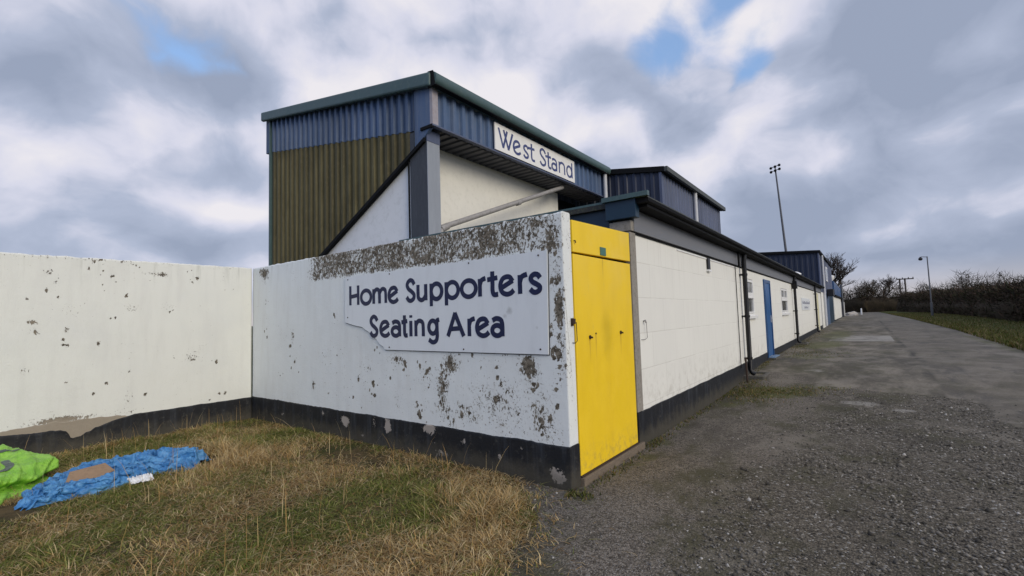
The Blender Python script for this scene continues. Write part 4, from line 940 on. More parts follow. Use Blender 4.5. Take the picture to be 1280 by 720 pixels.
# ------------------------------------------------------------------ blue clad blocks further along
t_ = thing('clad_block', 'low blue corrugated block with pale downpipe on the flat roof beyond the West Stand', 'building', (-5.4, 15.2, 2.9))
rz = lin(-4.05, 5.28, -9.5, 6.15)
corrug(MB(), 'y', 12.13, -1, -9.0, -4.10, lambda u: 2.92, rz, per=0.25, dep=0.03).build('front_cladding', 'shaded_navy_cladding', t_)
corrug(MB(), 'x', -4.05, 1, 12.13, 18.4, lambda u: 2.92, lambda u: 5.26, per=0.25, dep=0.03).build('side_cladding', 'slate_cladding', t_)
m = MB(); m.box(-4.11, -4.043, 12.10, 12.30, 2.92, 5.26); m.build('corner_flashing', 'slate_cladding', t_)
m = MB(); m.prism([(-9.3, 6.10), (-3.98, 5.265), (-3.96, 5.29), (-3.96, 5.40), (-9.3, 6.25)], 'y', 12.08, 18.5); m.build('roof', 'dark_trim', t_)
m = MB(); m.box(-3.955, -3.87, 12.07, 18.52, 5.26, 5.385); m.build('gutter', 'roof_edge', t_)
m = MB(); m.tube([(-3.98, 14.95, 2.92), (-3.98, 14.95, 5.28)], 0.06, 12); m.build('downpipe', 'pale_pipe', t_, smooth=True)
m = MB(); m.box(-9.0, -4.12, 12.2, 18.38, 2.91, 5.2); m.build('inner_core', 'dark_trim', t_)

t_ = thing('two_storey_block', 'taller dark blue clad block with a narrow upper window halfway along the track side', 'building', (-4.0, 42, 0))
X3 = -2.12
corrug(MB(), 'y', 35.62, -1, -9.0, X3 - 0.05, lambda u: 2.6, lin(X3, 5.12, -6, 5.45), per=0.3, dep=0.035).build('front_cladding', 'shaded_navy_cladding', t_)
corrug(MB(), 'x', X3, 1, 35.62, 50.2, lambda u: 2.62, lambda u: 5.14, per=0.3, dep=0.035).build('side_cladding', 'slate_cladding', t_)
m = MB(); m.box(X3 - 0.05, X3 + 0.012, 35.60, 36.0, 2.6, 5.13); m.build('corner_flashing', 'slate_cladding', t_)
m = MB(); m.prism([(-9.1, 5.50), (X3 + 0.10, 5.12), (X3 + 0.10, 5.27), (-9.1, 5.72)], 'y', 35.5, 50.4); m.build('roof', 'dark_trim', t_)
m = MB(); m.box(-9, X3 - 0.06, 35.75, 50.1, 0.1, 5.08); m.build('inner_core', 'dark_trim', t_)
m = MB(); m.box(X3 - 0.055, X3 - 0.005, 35.6, 38.3, 0.3, 2.6); m.build('white_wall', 'painted_blockwork', t_)
m = MB(); m.box(X3 - 0.055, X3 - 0.02, 38.31, 44.0, 0.3, 2.6); m.build('blue_shutter', 'blue_cladding', t_)
m = MB(); m.box(X3 - 0.055, X3 - 0.03, 44.01, 50.2, 0.3, 2.6); m.build('dark_doorway', 'corner_blue', t_)
m = MB(); m.tube([(X3 + 0.08, 37.4, 0.4), (X3 + 0.08, 37.4, 5.1)], 0.07, 10); m.build('downpipe', 'pale_pipe', t_, smooth=True)
m = MB(); m.box(X3 + 0.0, X3 + 0.05, 41.3, 43.0, 3.55, 4.62); w_ = m.build('window', 'upvc_white', t_)
MB().box(X3 + 0.05, X3 + 0.056, 41.5, 42.8, 3.65, 4.5).build('pane', 'window_glass', w_)
m = MB(); m.box(X3 + 0.02, X3 + 0.40, 41.4, 43.4, 2.45, 2.95); m.build('box_fitting', 'dark_fitting', t_, bevel=0.02)

t_ = thing('end_block', 'farthest small blue topped white block at the end of the row', 'building', (-4.0, 61, 0))
m = MB(); m.box(-8.5, X3, 50.6, 66.5, 0.2, 2.72); m.build('white_wall', 'painted_blockwork', t_)
m = MB(); m.box(-8.5, X3 + 0.02, 50.55, 66.6, 0.0, 0.50); m.build('plinth', 'black_plinth_paint', t_)
m = MB(); m.prism([(52.3, 2.74), (70.0, 2.74), (70.0, 3.75), (52.3, 4.05)], 'x', -6.5, X3 + 0.02); m.build('blue_upper', 'door_frame_blue', t_)
m = MB(); m.box(X3 - 0.2, X3 + 0.18, 50.6, 70, 2.60, 2.73); m.build('canopy', 'dark_trim', t_)
m = MB(); m.tube([(X3 + 0.1, 68.6, 0.3), (X3 + 0.1, 68.6, 4.3)], 0.12, 10); m.build('downpipe', 'lamp_grey', t_, smooth=True)
m = MB(); m.box(-6, X3 + 0.05, 70.1, 77.0, 0.5, 2.3); m.build('end_wall', 'upvc_white', t_)
m = MB(); m.lathe((X3 - 0.4, 52.8, 4.05), [(0, 0.3), (0.25, 0.5), (0.5, 0.5), (0.65, 0.1)], 14); m.build('roof_cowl', 'upvc_white', t_, smooth=True)

# ------------------------------------------------------------------ floodlight mast, lamp post, power poles
def lerp(a, b, u): return tuple(x + (y - x) * u for x, y in zip(a, b))
b0, b1 = (-8.25, 80, 0.4), (-9.42, 80, 22.6)
t_ = thing('floodlight_mast', 'tall thin floodlight mast with a head of six lamps rising behind the buildings', 'floodlight', b0)
m = MB(); m.tube([b0, lerp(b0, b1, 0.5), b1], [0.24, 0.16, 0.10], 10); m.build('pole', 'mast_metal', t_, smooth=True)
m = MB()
for dz, w in ((0.0, 0.62), (0.6, 0.62)): m.tube([(b1[0] - w, 79.9, b1[2] + dz - 0.15), (b1[0] + w, 79.9, b1[2] + dz + 0.15)], 0.05, 6)
m.tube([b1, (b1[0] - 0.05, 80, b1[2] + 0.7)], 0.08, 8); m.build('cross_arm', 'mast_metal', t_)
for dz in (0.0, 0.6):
    for k in (-1, 0, 1):
        x = b1[0] + k * 0.56; z = b1[2] + dz + k * 0.14
        l = MB(); l.tube([(x, 80.15, z + 0.1), (x, 79.85, z), (x, 79.65, z - 0.12)], [0.10, 0.17, 0.20], 12); l.build('lamp', 'dark_fitting', t_)

bl_ = (5.18, 60.0, G(60) - 0.1)
t_ = thing('lamp_post', 'grey lamp post standing on the grass verge in front of the dark hedge', 'lamp post', bl_)
m = MB(); m.tube([bl_, (5.18, 60, 1.8), (5.18, 60, 1.82), (5.16, 60, 6.25)], [0.10, 0.10, 0.06, 0.045], 10); m.build('post', 'lamp_grey', t_, smooth=True)
m = MB(); m.tube([(5.16, 60, 6.2), (4.72, 59.95, 6.25)], 0.03, 6); m.build('bracket_arm', 'lamp_grey', t_)
m = MB(); m.lathe((4.66, 59.95, 5.90), [(0, 0.08), (0.07, 0.16), (0.18, 0.17), (0.3, 0.08), (0.36, 0.03)], 12); m.build('lamp_head', 'dark_fitting', t_, smooth=True)

for i, (x, lab) in enumerate(((5.95, 'left one of the two joined wooden power poles beyond the hedges, carrying the crossbar'), (6.75, 'right one of the two joined wooden power poles beyond the hedges'))):
    if i == 0:
        t_ = thing('power_pole', 'distant pair of wooden power poles joined by one long crossbar above the hedges', 'power pole', (6.3, 120, 0.4))
    m = MB(); m.tube([(x + 0.05, 120, 0.4), (x, 120, 7.0)], 0.14, 8); m.build('post', 'pole_wood', t_)
m = MB(); m.box(5.45, 8.1, 119.85, 120.15, 6.75, 6.95); m.build('crossbar', 'pole_wood', t_)
for x in (5.55, 6.4, 7.3, 8.0):
    m = MB(); m.lathe((x, 120, 6.95), [(0, 0.07), (0.1, 0.09), (0.25, 0.05)], 8); m.build('insulator', 'dark_fitting', t_)

# small white post and rubble at the end of the track
m = MB(); m.tube([(-0.35, 88, G(88)), (-0.35, 88, G(88) + 0.85)], 0.10, 8); m.tube([(-0.35, 88, G(88) + 0.85), (-0.35, 88, G(88) + 0.95)], [0.10, 0.03], 8)
tag(m.build('marker_post', 'upvc_white', None, (-0.35, 88, G(88))), 'short white marker post at the far end of the track', 'post')
def lump(name, c, r, mat, seed, flat=0.6):
    bm = bmesh.new(); bmesh.ops.create_icosphere(bm, subdivisions=3, radius=1)
    for v in bm.verts:
        d = 1 + 0.45 * mnoise.noise(Vector(v.co) * 1.6 + Vector((seed, 0, 0))) + 0.15 * mnoise.noise(Vector(v.co) * 5 + Vector((seed, 0, 0)))
        v.co = Vector((v.co.x * r[0] * d, v.co.y * r[1] * d, max(v.co.z, -0.2) * r[2] * d)) + Vector(c)
    me = bpy.data.meshes.new(name); bm.to_mesh(me); bm.free(); return link(name, me, mat, None, c)
tag(lump('rubble_heap', (-1.5, 80, G(80)), (0.9, 1.2, 0.5), 'rubble_pale', 3), 'low pale heap of rubble on the edge of the track end', 'rubble')

# ------------------------------------------------------------------ bare trees, hedgerow, far wood
def tubes_np(segs, n=4):
    segs = np.array(segs); p0, p1, r0, r1 = segs[:, :3], segs[:, 3:6], segs[:, 6], segs[:, 7]
    d = p1 - p0; d /= np.linalg.norm(d, axis=1, keepdims=True) + 1e-9
    up = np.where(np.abs(d[:, 2:3]) > 0.9, [[1., 0, 0]], [[0, 0, 1.]]); a = np.cross(d, up); a /= np.linalg.norm(a, axis=1, keepdims=True); b = np.cross(d, a)
    vs = []
    for p, r in ((p0, r0), (p1, r1)):
        for k in range(n):
            c, s_ = math.cos(2 * math.pi * k / n), math.sin(2 * math.pi * k / n); vs.append(p + (a * c + b * s_) * r[:, None])
    V = np.stack(vs, 1).reshape(-1, 3); base = np.arange(len(segs))[:, None] * 2 * n
    F = np.concatenate([base + np.array([[k, (k + 1) % n, n + (k + 1) % n, n + k]]) for k in range(n)])
    return V, F
def bare_tree(label, base, H, spread, seed, levels=6, group=None, lean=0.0):
    rr = random.Random(seed); t_ = thing('bare_tree', label, 'tree', base, group)
    trunk = []; crown = []
    def grow(p, d, L, r, lv):
        nseg = 3; q = p
        for i in range(nseg):
            d2 = (d + Vector((rr.uniform(-1, 1), rr.uniform(-1, 1), rr.uniform(-0.4, 0.7))) * 0.16).normalized()
            e = q + d2 * L / nseg; ra, rb = r * (1 - 0.3 * i / nseg), r * (1 - 0.3 * (i + 1) / nseg)
            (trunk if lv == 0 else crown).append((*q, *e, ra, rb)); q = e; d = d2
            if lv > 0 and lv < levels and rr.random() < 0.45: side(q, d, L * 0.6, rb * 0.55, lv + 1)
        if lv < levels:
            for _ in range(3 if lv < 3 else 2): side(q, d, L * rr.uniform(0.62, 0.82), r * 0.62, lv + 1)
    def side(q, d, L, r, lv):
        ax = Vector((rr.uniform(-1, 1), rr.uniform(-1, 1), rr.uniform(-0.2, 0.6))).normalized()
        grow(q, (d + ax * spread).normalized(), L, max(r, H * 0.0016), lv)
    grow(Vector(base), Vector((lean, 0, 1)).normalized(), H * 0.27, H * 0.028, 0)
    V, F = tubes_np(trunk, 8); link('trunk', npmesh('trunk', V, F), 'bark', t_)
    V, F = tubes_np(crown, 4); link('crown', npmesh('crown', V, F), 'twigs', t_)
bare_tree('tall bare tree with a spreading crown just beyond the last building', (-5.4, 108, G(108)), 12.5, 0.75, 5, 6)
bare_tree('rounded pale bare tree beyond the hedges at the end of the track', (5.0, 172, 0.4), 13.0, 0.85, 12, 6)
bare_tree('slim bare tree whose twigs show left of the tall bare tree behind the far roof', (-8.5, 116, 0.4), 13, 0.7, 21, 6)

def hedge_mass(path, N, depth, hfn, seed, cols, core_h=0.75, tw=(0.3, 0.9), name='hedgerow'):
    """path: ground polyline of the front; twigs fill the volume behind it to the left-normal side"""
    rg = np.random.default_rng(seed); P = np.array(path, float); segl = np.linalg.norm(np.diff(P, axis=0), axis=1); cum = np.concatenate([[0], np.cumsum(segl)]); L = cum[-1]
    s = rg.random(N) * L; x = np.interp(s, cum, P[:, 0]); y = np.interp(s, cum, P[:, 1]); k = np.clip(np.searchsorted(cum, s) - 1, 0, len(segl) - 1)
    dv = np.diff(P, axis=0)[k] / segl[k][:, None]; nv = np.stack([dv[:, 1], -dv[:, 0]], 1)
    h = hfn(s, rg); u = rg.random(N) ** 0.7
    off = rg.random(N) * depth * (1 - 0.45 * u) + depth * 0.22 * u
    base = np.stack([x + nv[:, 0] * off, y + nv[:, 1] * off, g(y) + h * u * 0.95], 1)
    ln = rg.uniform(*tw, N); dr = np.stack([rg.normal(0, 0.6, N), rg.normal(0, 0.6, N), rg.normal(0.45, 0.6, N)], 1); dr /= np.linalg.norm(dr, axis=1, keepdims=True)
    w = rg.uniform(0.012, 0.05, N); sd = np.cross(dr, rg.normal(0, 1, (N, 3))); sd /= np.linalg.norm(sd, axis=1, keepdims=True)
    v0 = base - sd * w[:, None]; v1 = base + sd * w[:, None]; v2 = base + dr * ln[:, None] * 0.6 + sd * w[:, None] * 0.6; v3 = base + dr * ln[:, None]
    V = np.stack([v0, v1, v2, v3], 1).reshape(-1, 3); F = np.arange(N * 4).reshape(-1, 4)
    ci = rg.integers(0, len(cols), N); cc = np.array(cols)[ci] * rg.uniform(0.6, 1.4, (N, 1)); cc = np.repeat(cc, 4, axis=0)
    # lumpy heart of the hedge
    ns = int(L / 0.6) + 2; ss_ = np.linspace(0, L, ns); cx = np.interp(ss_, cum, P[:, 0]); cy = np.interp(ss_, cum, P[:, 1]); kk = np.clip(np.searchsorted(cum, ss_) - 1, 0, len(segl) - 1)
    d2 = np.diff(P, axis=0)[kk] / segl[kk][:, None]; n2 = np.stack([d2[:, 1], -d2[:, 0]], 1)
    hh = hfn(ss_, None) * core_h; prof = [(0.18, 0.0), (0.12, 0.3), (0.10, 0.6), (0.22, 0.85), (0.45, 1.0), (0.75, 0.95), (0.9, 0.5), (0.95, 0.0)]
    rows = []
    for a, b in prof:
        jit = vnoise(ss_, ss_ * 0 + b * 3, 0.9, a * 9) * 0.5 + vnoise(ss_, ss_ * 0 + b * 5, 0.22, a * 4) * 0.4
        rows.append(np.stack([cx + n2[:, 0] * (a * depth + jit * 0.6), cy + n2[:, 1] * (a * depth + jit * 0.6), g(cy) - 0.05 + hh * b * (1 + 0.5 * jit)], 1))
    V2 = np.stack(rows, 1).reshape(-1, 3); F2 = grid_faces(ns, len(prof)) + len(V)
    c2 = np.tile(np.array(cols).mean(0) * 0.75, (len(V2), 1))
    return npmesh(name, np.concatenate([V, V2]), np.concatenate([F, F2]), cols=dict(col=np.concatenate([cc, c2])))
HC = [(0.052, 0.036, 0.027), (0.068, 0.048, 0.036), (0.036, 0.033, 0.020), (0.085, 0.058, 0.040), (0.028, 0.026, 0.020), (0.042, 0.044, 0.020)]
def hf1(s, rg):
    h = 1.9 + 0.30 * vnoise(s, s * 0, 0.12, 2.0) + 0.35 * vnoise(s, s * 0, 0.45, 5.0) + 0.016 * s
    return np.maximum(h, 1.2) * (rg.uniform(0.75, 1.08, len(s)) if rg is not None else 1)
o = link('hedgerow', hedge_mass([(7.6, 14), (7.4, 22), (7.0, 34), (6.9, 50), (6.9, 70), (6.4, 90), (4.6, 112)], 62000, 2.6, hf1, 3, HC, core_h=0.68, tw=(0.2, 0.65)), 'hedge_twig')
tag(o, 'long dark brown leafless hedgerow along the right side of the track behind the verge', 'hedge')
def hf2(s, rg):
    h = 6.0 + 1.6 * vnoise(s, s * 0, 0.10, 7.0) + 1.8 * vnoise(s, s * 0, 0.30, 1.0)
    return np.maximum(h, 1.2) * (rg.uniform(0.7, 1.1, len(s)) if rg is not None else 1)
o = link('far_wood', hedge_mass([(110, 100), (60, 110), (20, 122), (8, 126), (0, 124), (-10, 128), (-40, 134)], 60000, 8.0, hf2, 8, HC, core_h=0.55, tw=(0.5, 1.7), name='far_wood'), 'hedge_twig'); tag(o, kind='stuff')
# thin reddish saplings sticking out of the hedge towards the right
for i, (x, y, h_, lab) in enumerate(((9.3, 40.5, 4.0, 'tallest wispy reddish sapling poking out of the hedge at the right edge'), (8.7, 44, 3.7, 'wispy reddish sapling left of the tallest one in the hedge'), (9.6, 37.5, 3.9, 'wispy reddish sapling at the very right of the hedge'))):
    rr = random.Random(40 + i); segs = []
    for k in range(26):
        p = Vector((x + rr.uniform(-0.5, 0.5), y + rr.uniform(-0.8, 0.8), G(y) + h_ * rr.uniform(0.2, 0.55))); d = Vector((rr.uniform(-0.5, 0.5), rr.uniform(-0.5, 0.5), 1)).normalized()
        for q in range(4):
            e = p + d * h_ * 0.11; segs.append((*p, *e, 0.016 - 0.003 * q, 0.013 - 0.003 * q)); 
            d = (d + Vector((rr.uniform(-0.3, 0.3), rr.uniform(-0.3, 0.3), 0.1))).normalized(); p = e
    segs.append((x, y, G(y), x, y, G(y) + h_ * 0.6, 0.05, 0.02))
    V, F = tubes_np(segs, 3); o = link('sapling', npmesh('sapling', V, F), 'twigs', None, (x, y, G(y))); tag(o, lab, 'sapling', 'saplings in the hedge')

# ------------------------------------------------------------------ rough grass
def blades(name, bx, by, bz, h, col, rg, lean=0.55, w0=(0.0025, 0.006), mat='grass_blade', tuftdir=None):
    N = len(bx); az = rg.random(N) * 2 * np.pi if tuftdir is None else tuftdir + rg.normal(0, 0.9, N)
    ln = np.abs(rg.normal(lean, 0.3, N)) * h
    dx, dy = np.cos(az), np.sin(az); fa = az + np.pi / 2 + rg.normal(0, 0.6, N); wx, wy = np.cos(fa), np.sin(fa); w = rg.uniform(*w0, N)
    rows = []
    for u, ww in ((0, 1.0), (0.4, 0.85), (0.75, 0.55)):
        cx = bx + dx * ln * u ** 2; cy = by + dy * ln * u ** 2; cz = bz + h * (u - 0.22 * u * u * (ln / h).clip(0, 2))
        rows += [np.stack([cx - wx * w * ww, cy - wy * w * ww, cz], 1), np.stack([cx + wx * w * ww, cy + wy * w * ww, cz], 1)]
    rows.append(np.stack([bx + dx * ln, by + dy * ln, bz + h * (1 - 0.22 * (ln / h).clip(0, 2))], 1))
    V = np.stack(rows, 1).reshape(-1, 3); b = np.arange(N)[:, None] * 7
    F = np.concatenate([b + np.array([[0, 1, 3]]), b + np.array([[0, 3, 2]]), b + np.array([[2, 3, 5]]), b + np.array([[2, 5, 4]]), b + np.array([[4, 5, 6]])])
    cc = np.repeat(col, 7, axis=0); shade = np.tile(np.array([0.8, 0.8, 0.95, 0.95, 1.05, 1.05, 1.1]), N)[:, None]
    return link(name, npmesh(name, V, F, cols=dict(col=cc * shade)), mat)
rg = np.random.default_rng(5)
STRAW = np.array([(0.56, 0.41, 0.19), (0.66, 0.52, 0.29), (0.52, 0.33, 0.125), (0.38, 0.265, 0.135)]); GREEN = np.array([(0.155, 0.185, 0.038), (0.23, 0.25, 0.058), (0.10, 0.13, 0.027), (0.31, 0.30, 0.10)])
NT_ = 7800
tx_ = rg.uniform(-8.15, -1.3, NT_); ty_ = rg.uniform(-1.2, 3.62, NT_)
ok = tx_ < grass_edge(ty_) - 0.04 + 0.20 * rg.normal(0, 1, NT_) * (rg.random(NT_) < 0.6); tx_, ty_ = tx_[ok], ty_[ok]
dens = vnoise(tx_, ty_, 0.9, 1.0) + 0.5 * vnoise(tx_, ty_, 2.3, 4.0)
bare_g = np.exp(-((tx_ + 4.9) / 1.2) ** 2 - ((ty_ - 3.25) / 0.28) ** 2) * 1.2 + np.exp(-((tx_ + 3.2) / 1.0) ** 2 - ((ty_ - 3.5) / 0.14) ** 2)
tarpz = (np.hypot(tx_ - np.interp(ty_, [0.74, 1.28, 1.6, 2.16], [-5.86, -6.4, -6.46, -6.12]), np.maximum(0, np.abs(ty_ - 1.45) - 0.7)) < 0.27) | (np.hypot((tx_ + 7.14) / 0.66, (ty_ - 0.67) / 0.43) < 0.9)
keep = (dens > -0.62) & (rg.random(len(tx_)) > bare_g * 0.9) & ~tarpz
tx_, ty_, dens = tx_[keep], ty_[keep], dens[keep]
dry = 0.38 + 1.35 * vnoise(tx_, ty_, 1.0, 6.0) + 0.55 * vnoise(tx_, ty_, 2.7, 2.0)
dry += 0.55 * np.exp(-((tx_ - grass_edge(ty_)) / 0.7) ** 2) + 0.45 * np.exp(-((tx_ + 6.0) / 0.9) ** 2 - ((ty_ - 2.6) / 0.8) ** 2) + 0.35 * np.exp(-((ty_ - 0.9) / 0.4) ** 2)
dry += 0.5 * np.exp(-((tx_ + 2.75) / 0.55) ** 2 - ((ty_ - 3.0) / 0.35) ** 2)
dry -= 0.45 * np.exp(-((tx_ + 5.1) / 0.7) ** 2 - ((ty_ - 1.0) / 0.4) ** 2)
dry -= 0.55 * np.exp(-((tx_ + 3.9) / 0.9) ** 2 - ((ty_ - 2.1) / 0.5) ** 2) + 0.35 * np.exp(-((tx_ + 3.0) / 0.6) ** 2 - ((ty_ - 1.7) / 0.4) ** 2)
nb = np.where(tx_ > -8.2, rg.integers(18, 34, len(tx_)), 0)
idx = np.repeat(np.arange(len(tx_)), nb); N = len(idx)
tall = (0.5 + 0.5 * np.clip(dens + 0.3, 0, 1)) * rg.uniform(0.7, 1.3, len(tx_)) * (0.75 + 0.35 * np.clip(dry, 0, 1)) * (1 - 0.6 * sst(tx_ - grass_edge(ty_), -0.35, 0.15))
bx = tx_[idx] + rg.normal(0, 0.040, N); by = ty_[idx] + rg.normal(0, 0.040, N); by = np.minimum(by, YS - 0.02); bx = np.maximum(bx, XW + 0.03)
tuft_ = 1 + 0.75 * np.exp(-((tx_ + 5.9) / 0.8) ** 2 - ((ty_ - 2.75) / 0.4) ** 2) + 0.6 * np.exp(-((tx_ + 2.85) / 0.6) ** 2 - ((ty_ - 3.0) / 0.3) ** 2) + 0.5 * np.exp(-((tx_ + 7.2) / 0.5) ** 2 - ((ty_ - 1.9) / 0.5) ** 2) - 0.25 * np.exp(-((tx_ + 4.4) / 0.9) ** 2 - ((ty_ - 2.0) / 0.5) ** 2)
h = np.clip(0.115 * (tall * tuft_)[idx] * rg.uniform(0.35, 1.45, N) * (0.8 + 0.5 * np.clip(vnoise(tx_, ty_, 1.9, 15.0), -0.5, 0.6))[idx], 0.015, 0.28)
isd = rg.random(N) < np.clip(dry[idx] * 0.8 + 0.12, 0.08, 0.95)
col = np.where(isd[:, None], STRAW[rg.integers(0, 4, N)], GREEN[rg.integers(0, 4, N)]) * rg.uniform(0.65, 1.2, (N, 1))
tdir = rg.random(len(tx_)) * 2 * np.pi
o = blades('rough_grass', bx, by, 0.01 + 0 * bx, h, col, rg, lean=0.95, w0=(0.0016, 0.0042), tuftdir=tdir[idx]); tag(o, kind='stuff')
nm = 120000
mx_ = rg.uniform(-8.1, -1.2, nm); my_ = rg.uniform(-0.6, 3.64, nm)
ok = mx_ < grass_edge(my_) + 0.30 * rg.normal(0, 1, nm) * (rg.random(nm) < 0.35)
mx_, my_ = mx_[ok], my_[ok]
mk = rg.random(len(mx_)) > (np.exp(-((mx_ + 4.9) / 1.2) ** 2 - ((my_ - 3.25) / 0.28) ** 2) * 0.9)
tq = (np.hypot(mx_ - np.interp(my_, [0.74, 1.28, 1.6, 2.16], [-5.86, -6.4, -6.46, -6.12]), np.maximum(0, np.abs(my_ - 1.45) - 0.7)) < 0.27) | (np.hypot((mx_ + 7.14) / 0.66, (my_ - 0.67) / 0.43) < 0.9)
mx_, my_ = mx_[mk & ~tq], my_[mk & ~tq]; nm = len(mx_)
md_ = 0.6 + 1.3 * vnoise(mx_, my_, 1.0, 6.0)
MAT = np.array([(0.40, 0.255, 0.10), (0.50, 0.37, 0.18), (0.30, 0.18, 0.075), (0.58, 0.46, 0.27)])
cm = np.where((rg.random(nm) < np.clip(md_, 0.25, 0.92))[:, None], MAT[rg.integers(0, 4, nm)], GREEN[rg.integers(0, 4, nm)] * 0.9) * rg.uniform(0.6, 1.15, (nm, 1))
o = blades('matted_grass', mx_, my_, 0.012 + 0.02 * rg.random(nm), rg.uniform(0.015, 0.06, nm), cm, rg, lean=2.2, w0=(0.0018, 0.0045)); tag(o, kind='stuff')
# tall thin dead stems by the walls and along the edge
ns = 260; sx_ = rg.uniform(-8.1, -2.6, ns); sy_ = np.where(rg.random(ns) < 0.6, rg.uniform(1.2, 3.6, ns), rg.uniform(0.4, 3.6, ns))
sx_ = np.minimum(sx_, grass_edge(sy_) - 0.05)
tz = (np.exp(-((sx_ + 6.55) / 0.42) ** 2 - ((sy_ - 1.45) / 0.85) ** 2) > 0.5); sx_, sy_ = sx_[~tz], sy_[~tz]; ns = len(sx_)
o = blades('dead_stems', sx_, sy_, 0 * sx_, rg.uniform(0.18, 0.42, ns), STRAW[rg.integers(0, 4, ns)] * rg.uniform(0.7, 1.1, (ns, 1)), rg, lean=0.25, w0=(0.0015, 0.003)); tag(o, kind='stuff')
# verge grass and weeds at the foot of the buildings
nv_ = 42000; vy_ = 13 + 75 * rg.random(nv_) ** 1.6; vx_ = np.interp(vy_, [-10, 6, 19, 31, 69, 130], [4.0, 3.7, 3.45, 3.6, 2.95, 2.4]) + rg.random(nv_) ** 1.2 * 4.2 - 0.05
cv = np.where((rg.random(nv_) < 0.30)[:, None], STRAW[rg.integers(0, 4, nv_)] * 0.4, GREEN[rg.integers(0, 4, nv_)] * 0.6) * rg.uniform(0.6, 1.1, (nv_, 1))
o = blades('verge_grass', vx_, vy_, g(vy_) + 0.02, rg.uniform(0.06, 0.22, nv_), cv, rg, lean=0.6, w0=(0.006, 0.016)); tag(o, kind='stuff')
wx_, wy_ = [], []
for cx, cy, sxx, syy, n_ in ((-2.10, 3.62, 0.10, 0.05, 260), (-2.06, 4.35, 0.05, 0.35, 240), (-2.09, 5.55, 0.05, 0.25, 240), (-2.10, 7.5, 0.04, 1.2, 420), (-1.75, 9.6, 0.30, 0.40, 1500), (-1.25, 10.0, 0.35, 0.22, 700), (-1.95, 10.6, 0.12, 0.45, 500), (-0.75, 10.5, 0.30, 0.15, 260), (-1.5, 8.9, 0.25, 0.25, 300), (-2.08, 13.2, 0.05, 0.6, 300), (-1.5, 16.5, 0.5, 1.0, 900), (-1.9, 19.6, 0.15, 0.8, 500), (-2.0, 22, 0.1, 2, 500), (-1.9, 28, 0.15, 3, 500)):
    wx_.append(rg.normal(cx, sxx, n_)); wy_.append(rg.normal(cy, syy, n_))
wx_, wy_ = np.concatenate(wx_), np.concatenate(wy_); wx_ = np.maximum(wx_, -2.145); q = len(wx_)
cw = np.where((rg.random(q) < 0.35)[:, None], STRAW[rg.integers(0, 4, q)] * 0.45, GREEN[rg.integers(0, 4, q)] * 0.6) * rg.uniform(0.6, 1.1, (q, 1))
o = blades('moss_and_weeds', wx_, wy_, g(wy_) + track_rise(wx_, wy_), rg.uniform(0.012, 0.05, q), cw, rg, lean=0.8, w0=(0.003, 0.007)); tag(o, kind='stuff')

# ------------------------------------------------------------------ loose stones, paint flakes
def stones(name, x, y, r, tone, rg, zoff=0.0):
    zoff = zoff + np.zeros(len(x))
    N = len(x); oc = np.array([(1, 0, 0), (0, 1, 0), (-1, 0, 0), (0, -1, 0), (0, 0, 0.75), (0, 0, -0.5)], float)
    V = oc[None] * r[:, None, None] * rg.uniform(0.55, 1.3, (N, 6, 1)); V += rg.normal(0, 0.12, (N, 6, 3)) * r[:, None, None]
    a = rg.random(N) * 6.28; c, s_ = np.cos(a), np.sin(a); vx = V[..., 0] * c[:, None] - V[..., 1] * s_[:, None]; vy = V[..., 0] * s_[:, None] + V[..., 1] * c[:, None]
    V = np.stack([vx + x[:, None], vy + y[:, None], V[..., 2] + (g(y) + zoff)[:, None] + 0.004 + 0.15 * r[:, None]], -1).reshape(-1, 3)
    T = np.array([(0, 1, 4), (1, 2, 4), (2, 3, 4), (3, 0, 4), (1, 0, 5), (2, 1, 5), (3, 2, 5), (0, 3, 5)])
    F = (np.arange(N)[:, None, None] * 6 + T[None]).reshape(-1, 3)
    return link(name, npmesh(name, V, F, dict(tone=np.repeat(tone, 6))), 'stone')
n_ = 95000
yy = 2.0 + 9.5 * rg.random(n_) ** 1.5; xx = rg.uniform(-2.5, 3.2, n_)
cz = sst(xx + 0.5 * vnoise(xx, yy, 0.9, 3.3) + (5.0 - yy) * 0.05, -1.25, -0.35)
patch = sst(vnoise(xx, yy, 1.4, 20.0) + 0.5 * vnoise(xx, yy, 4.0, 21.0), -0.45, 0.35)
keep = (rg.random(n_) < (0.20 + 0.80 * cz) * (0.12 + 0.75 * patch)) & (xx > np.where(yy < 3.68, grass_edge(np.minimum(yy, 3.68)) - 0.1, -2.10)) & (rg.random(n_) > 0.9 * sst(xx, 1.0, 1.6) * sst(yy, 7.8, 8.6)) & (rg.random(n_) > sst(yy + vnoise(xx, yy, 0.9, 3.3), 8.2, 11.2))
xx, yy, cz = xx[keep], yy[keep], cz[keep]; n_ = len(xx)
r = np.exp(rg.normal(math.log(0.0075), 0.45, n_)) * (0.70 + 0.42 * cz); r = np.clip(r, 0.003, 0.027)
o = stones('loose_gravel', xx, yy, r, rg.random(n_) ** 1.2, rg, track_rise(xx, yy)); tag(o, kind='stuff')
nf = 420
fx = np.concatenate([rg.normal(-4.3, 0.9, nf // 2), rg.uniform(-7.8, -2.3, nf - nf // 2)]); fy = 3.66 - np.abs(rg.normal(0, 0.28, nf)); fx = np.clip(fx, -8.1, -2.25)
o = stones('paint_flakes', fx, fy, rg.uniform(0.006, 0.024, nf), np.where(rg.random(nf) < 0.5, 1.0, 0.8), rg); tag(o, kind='stuff')

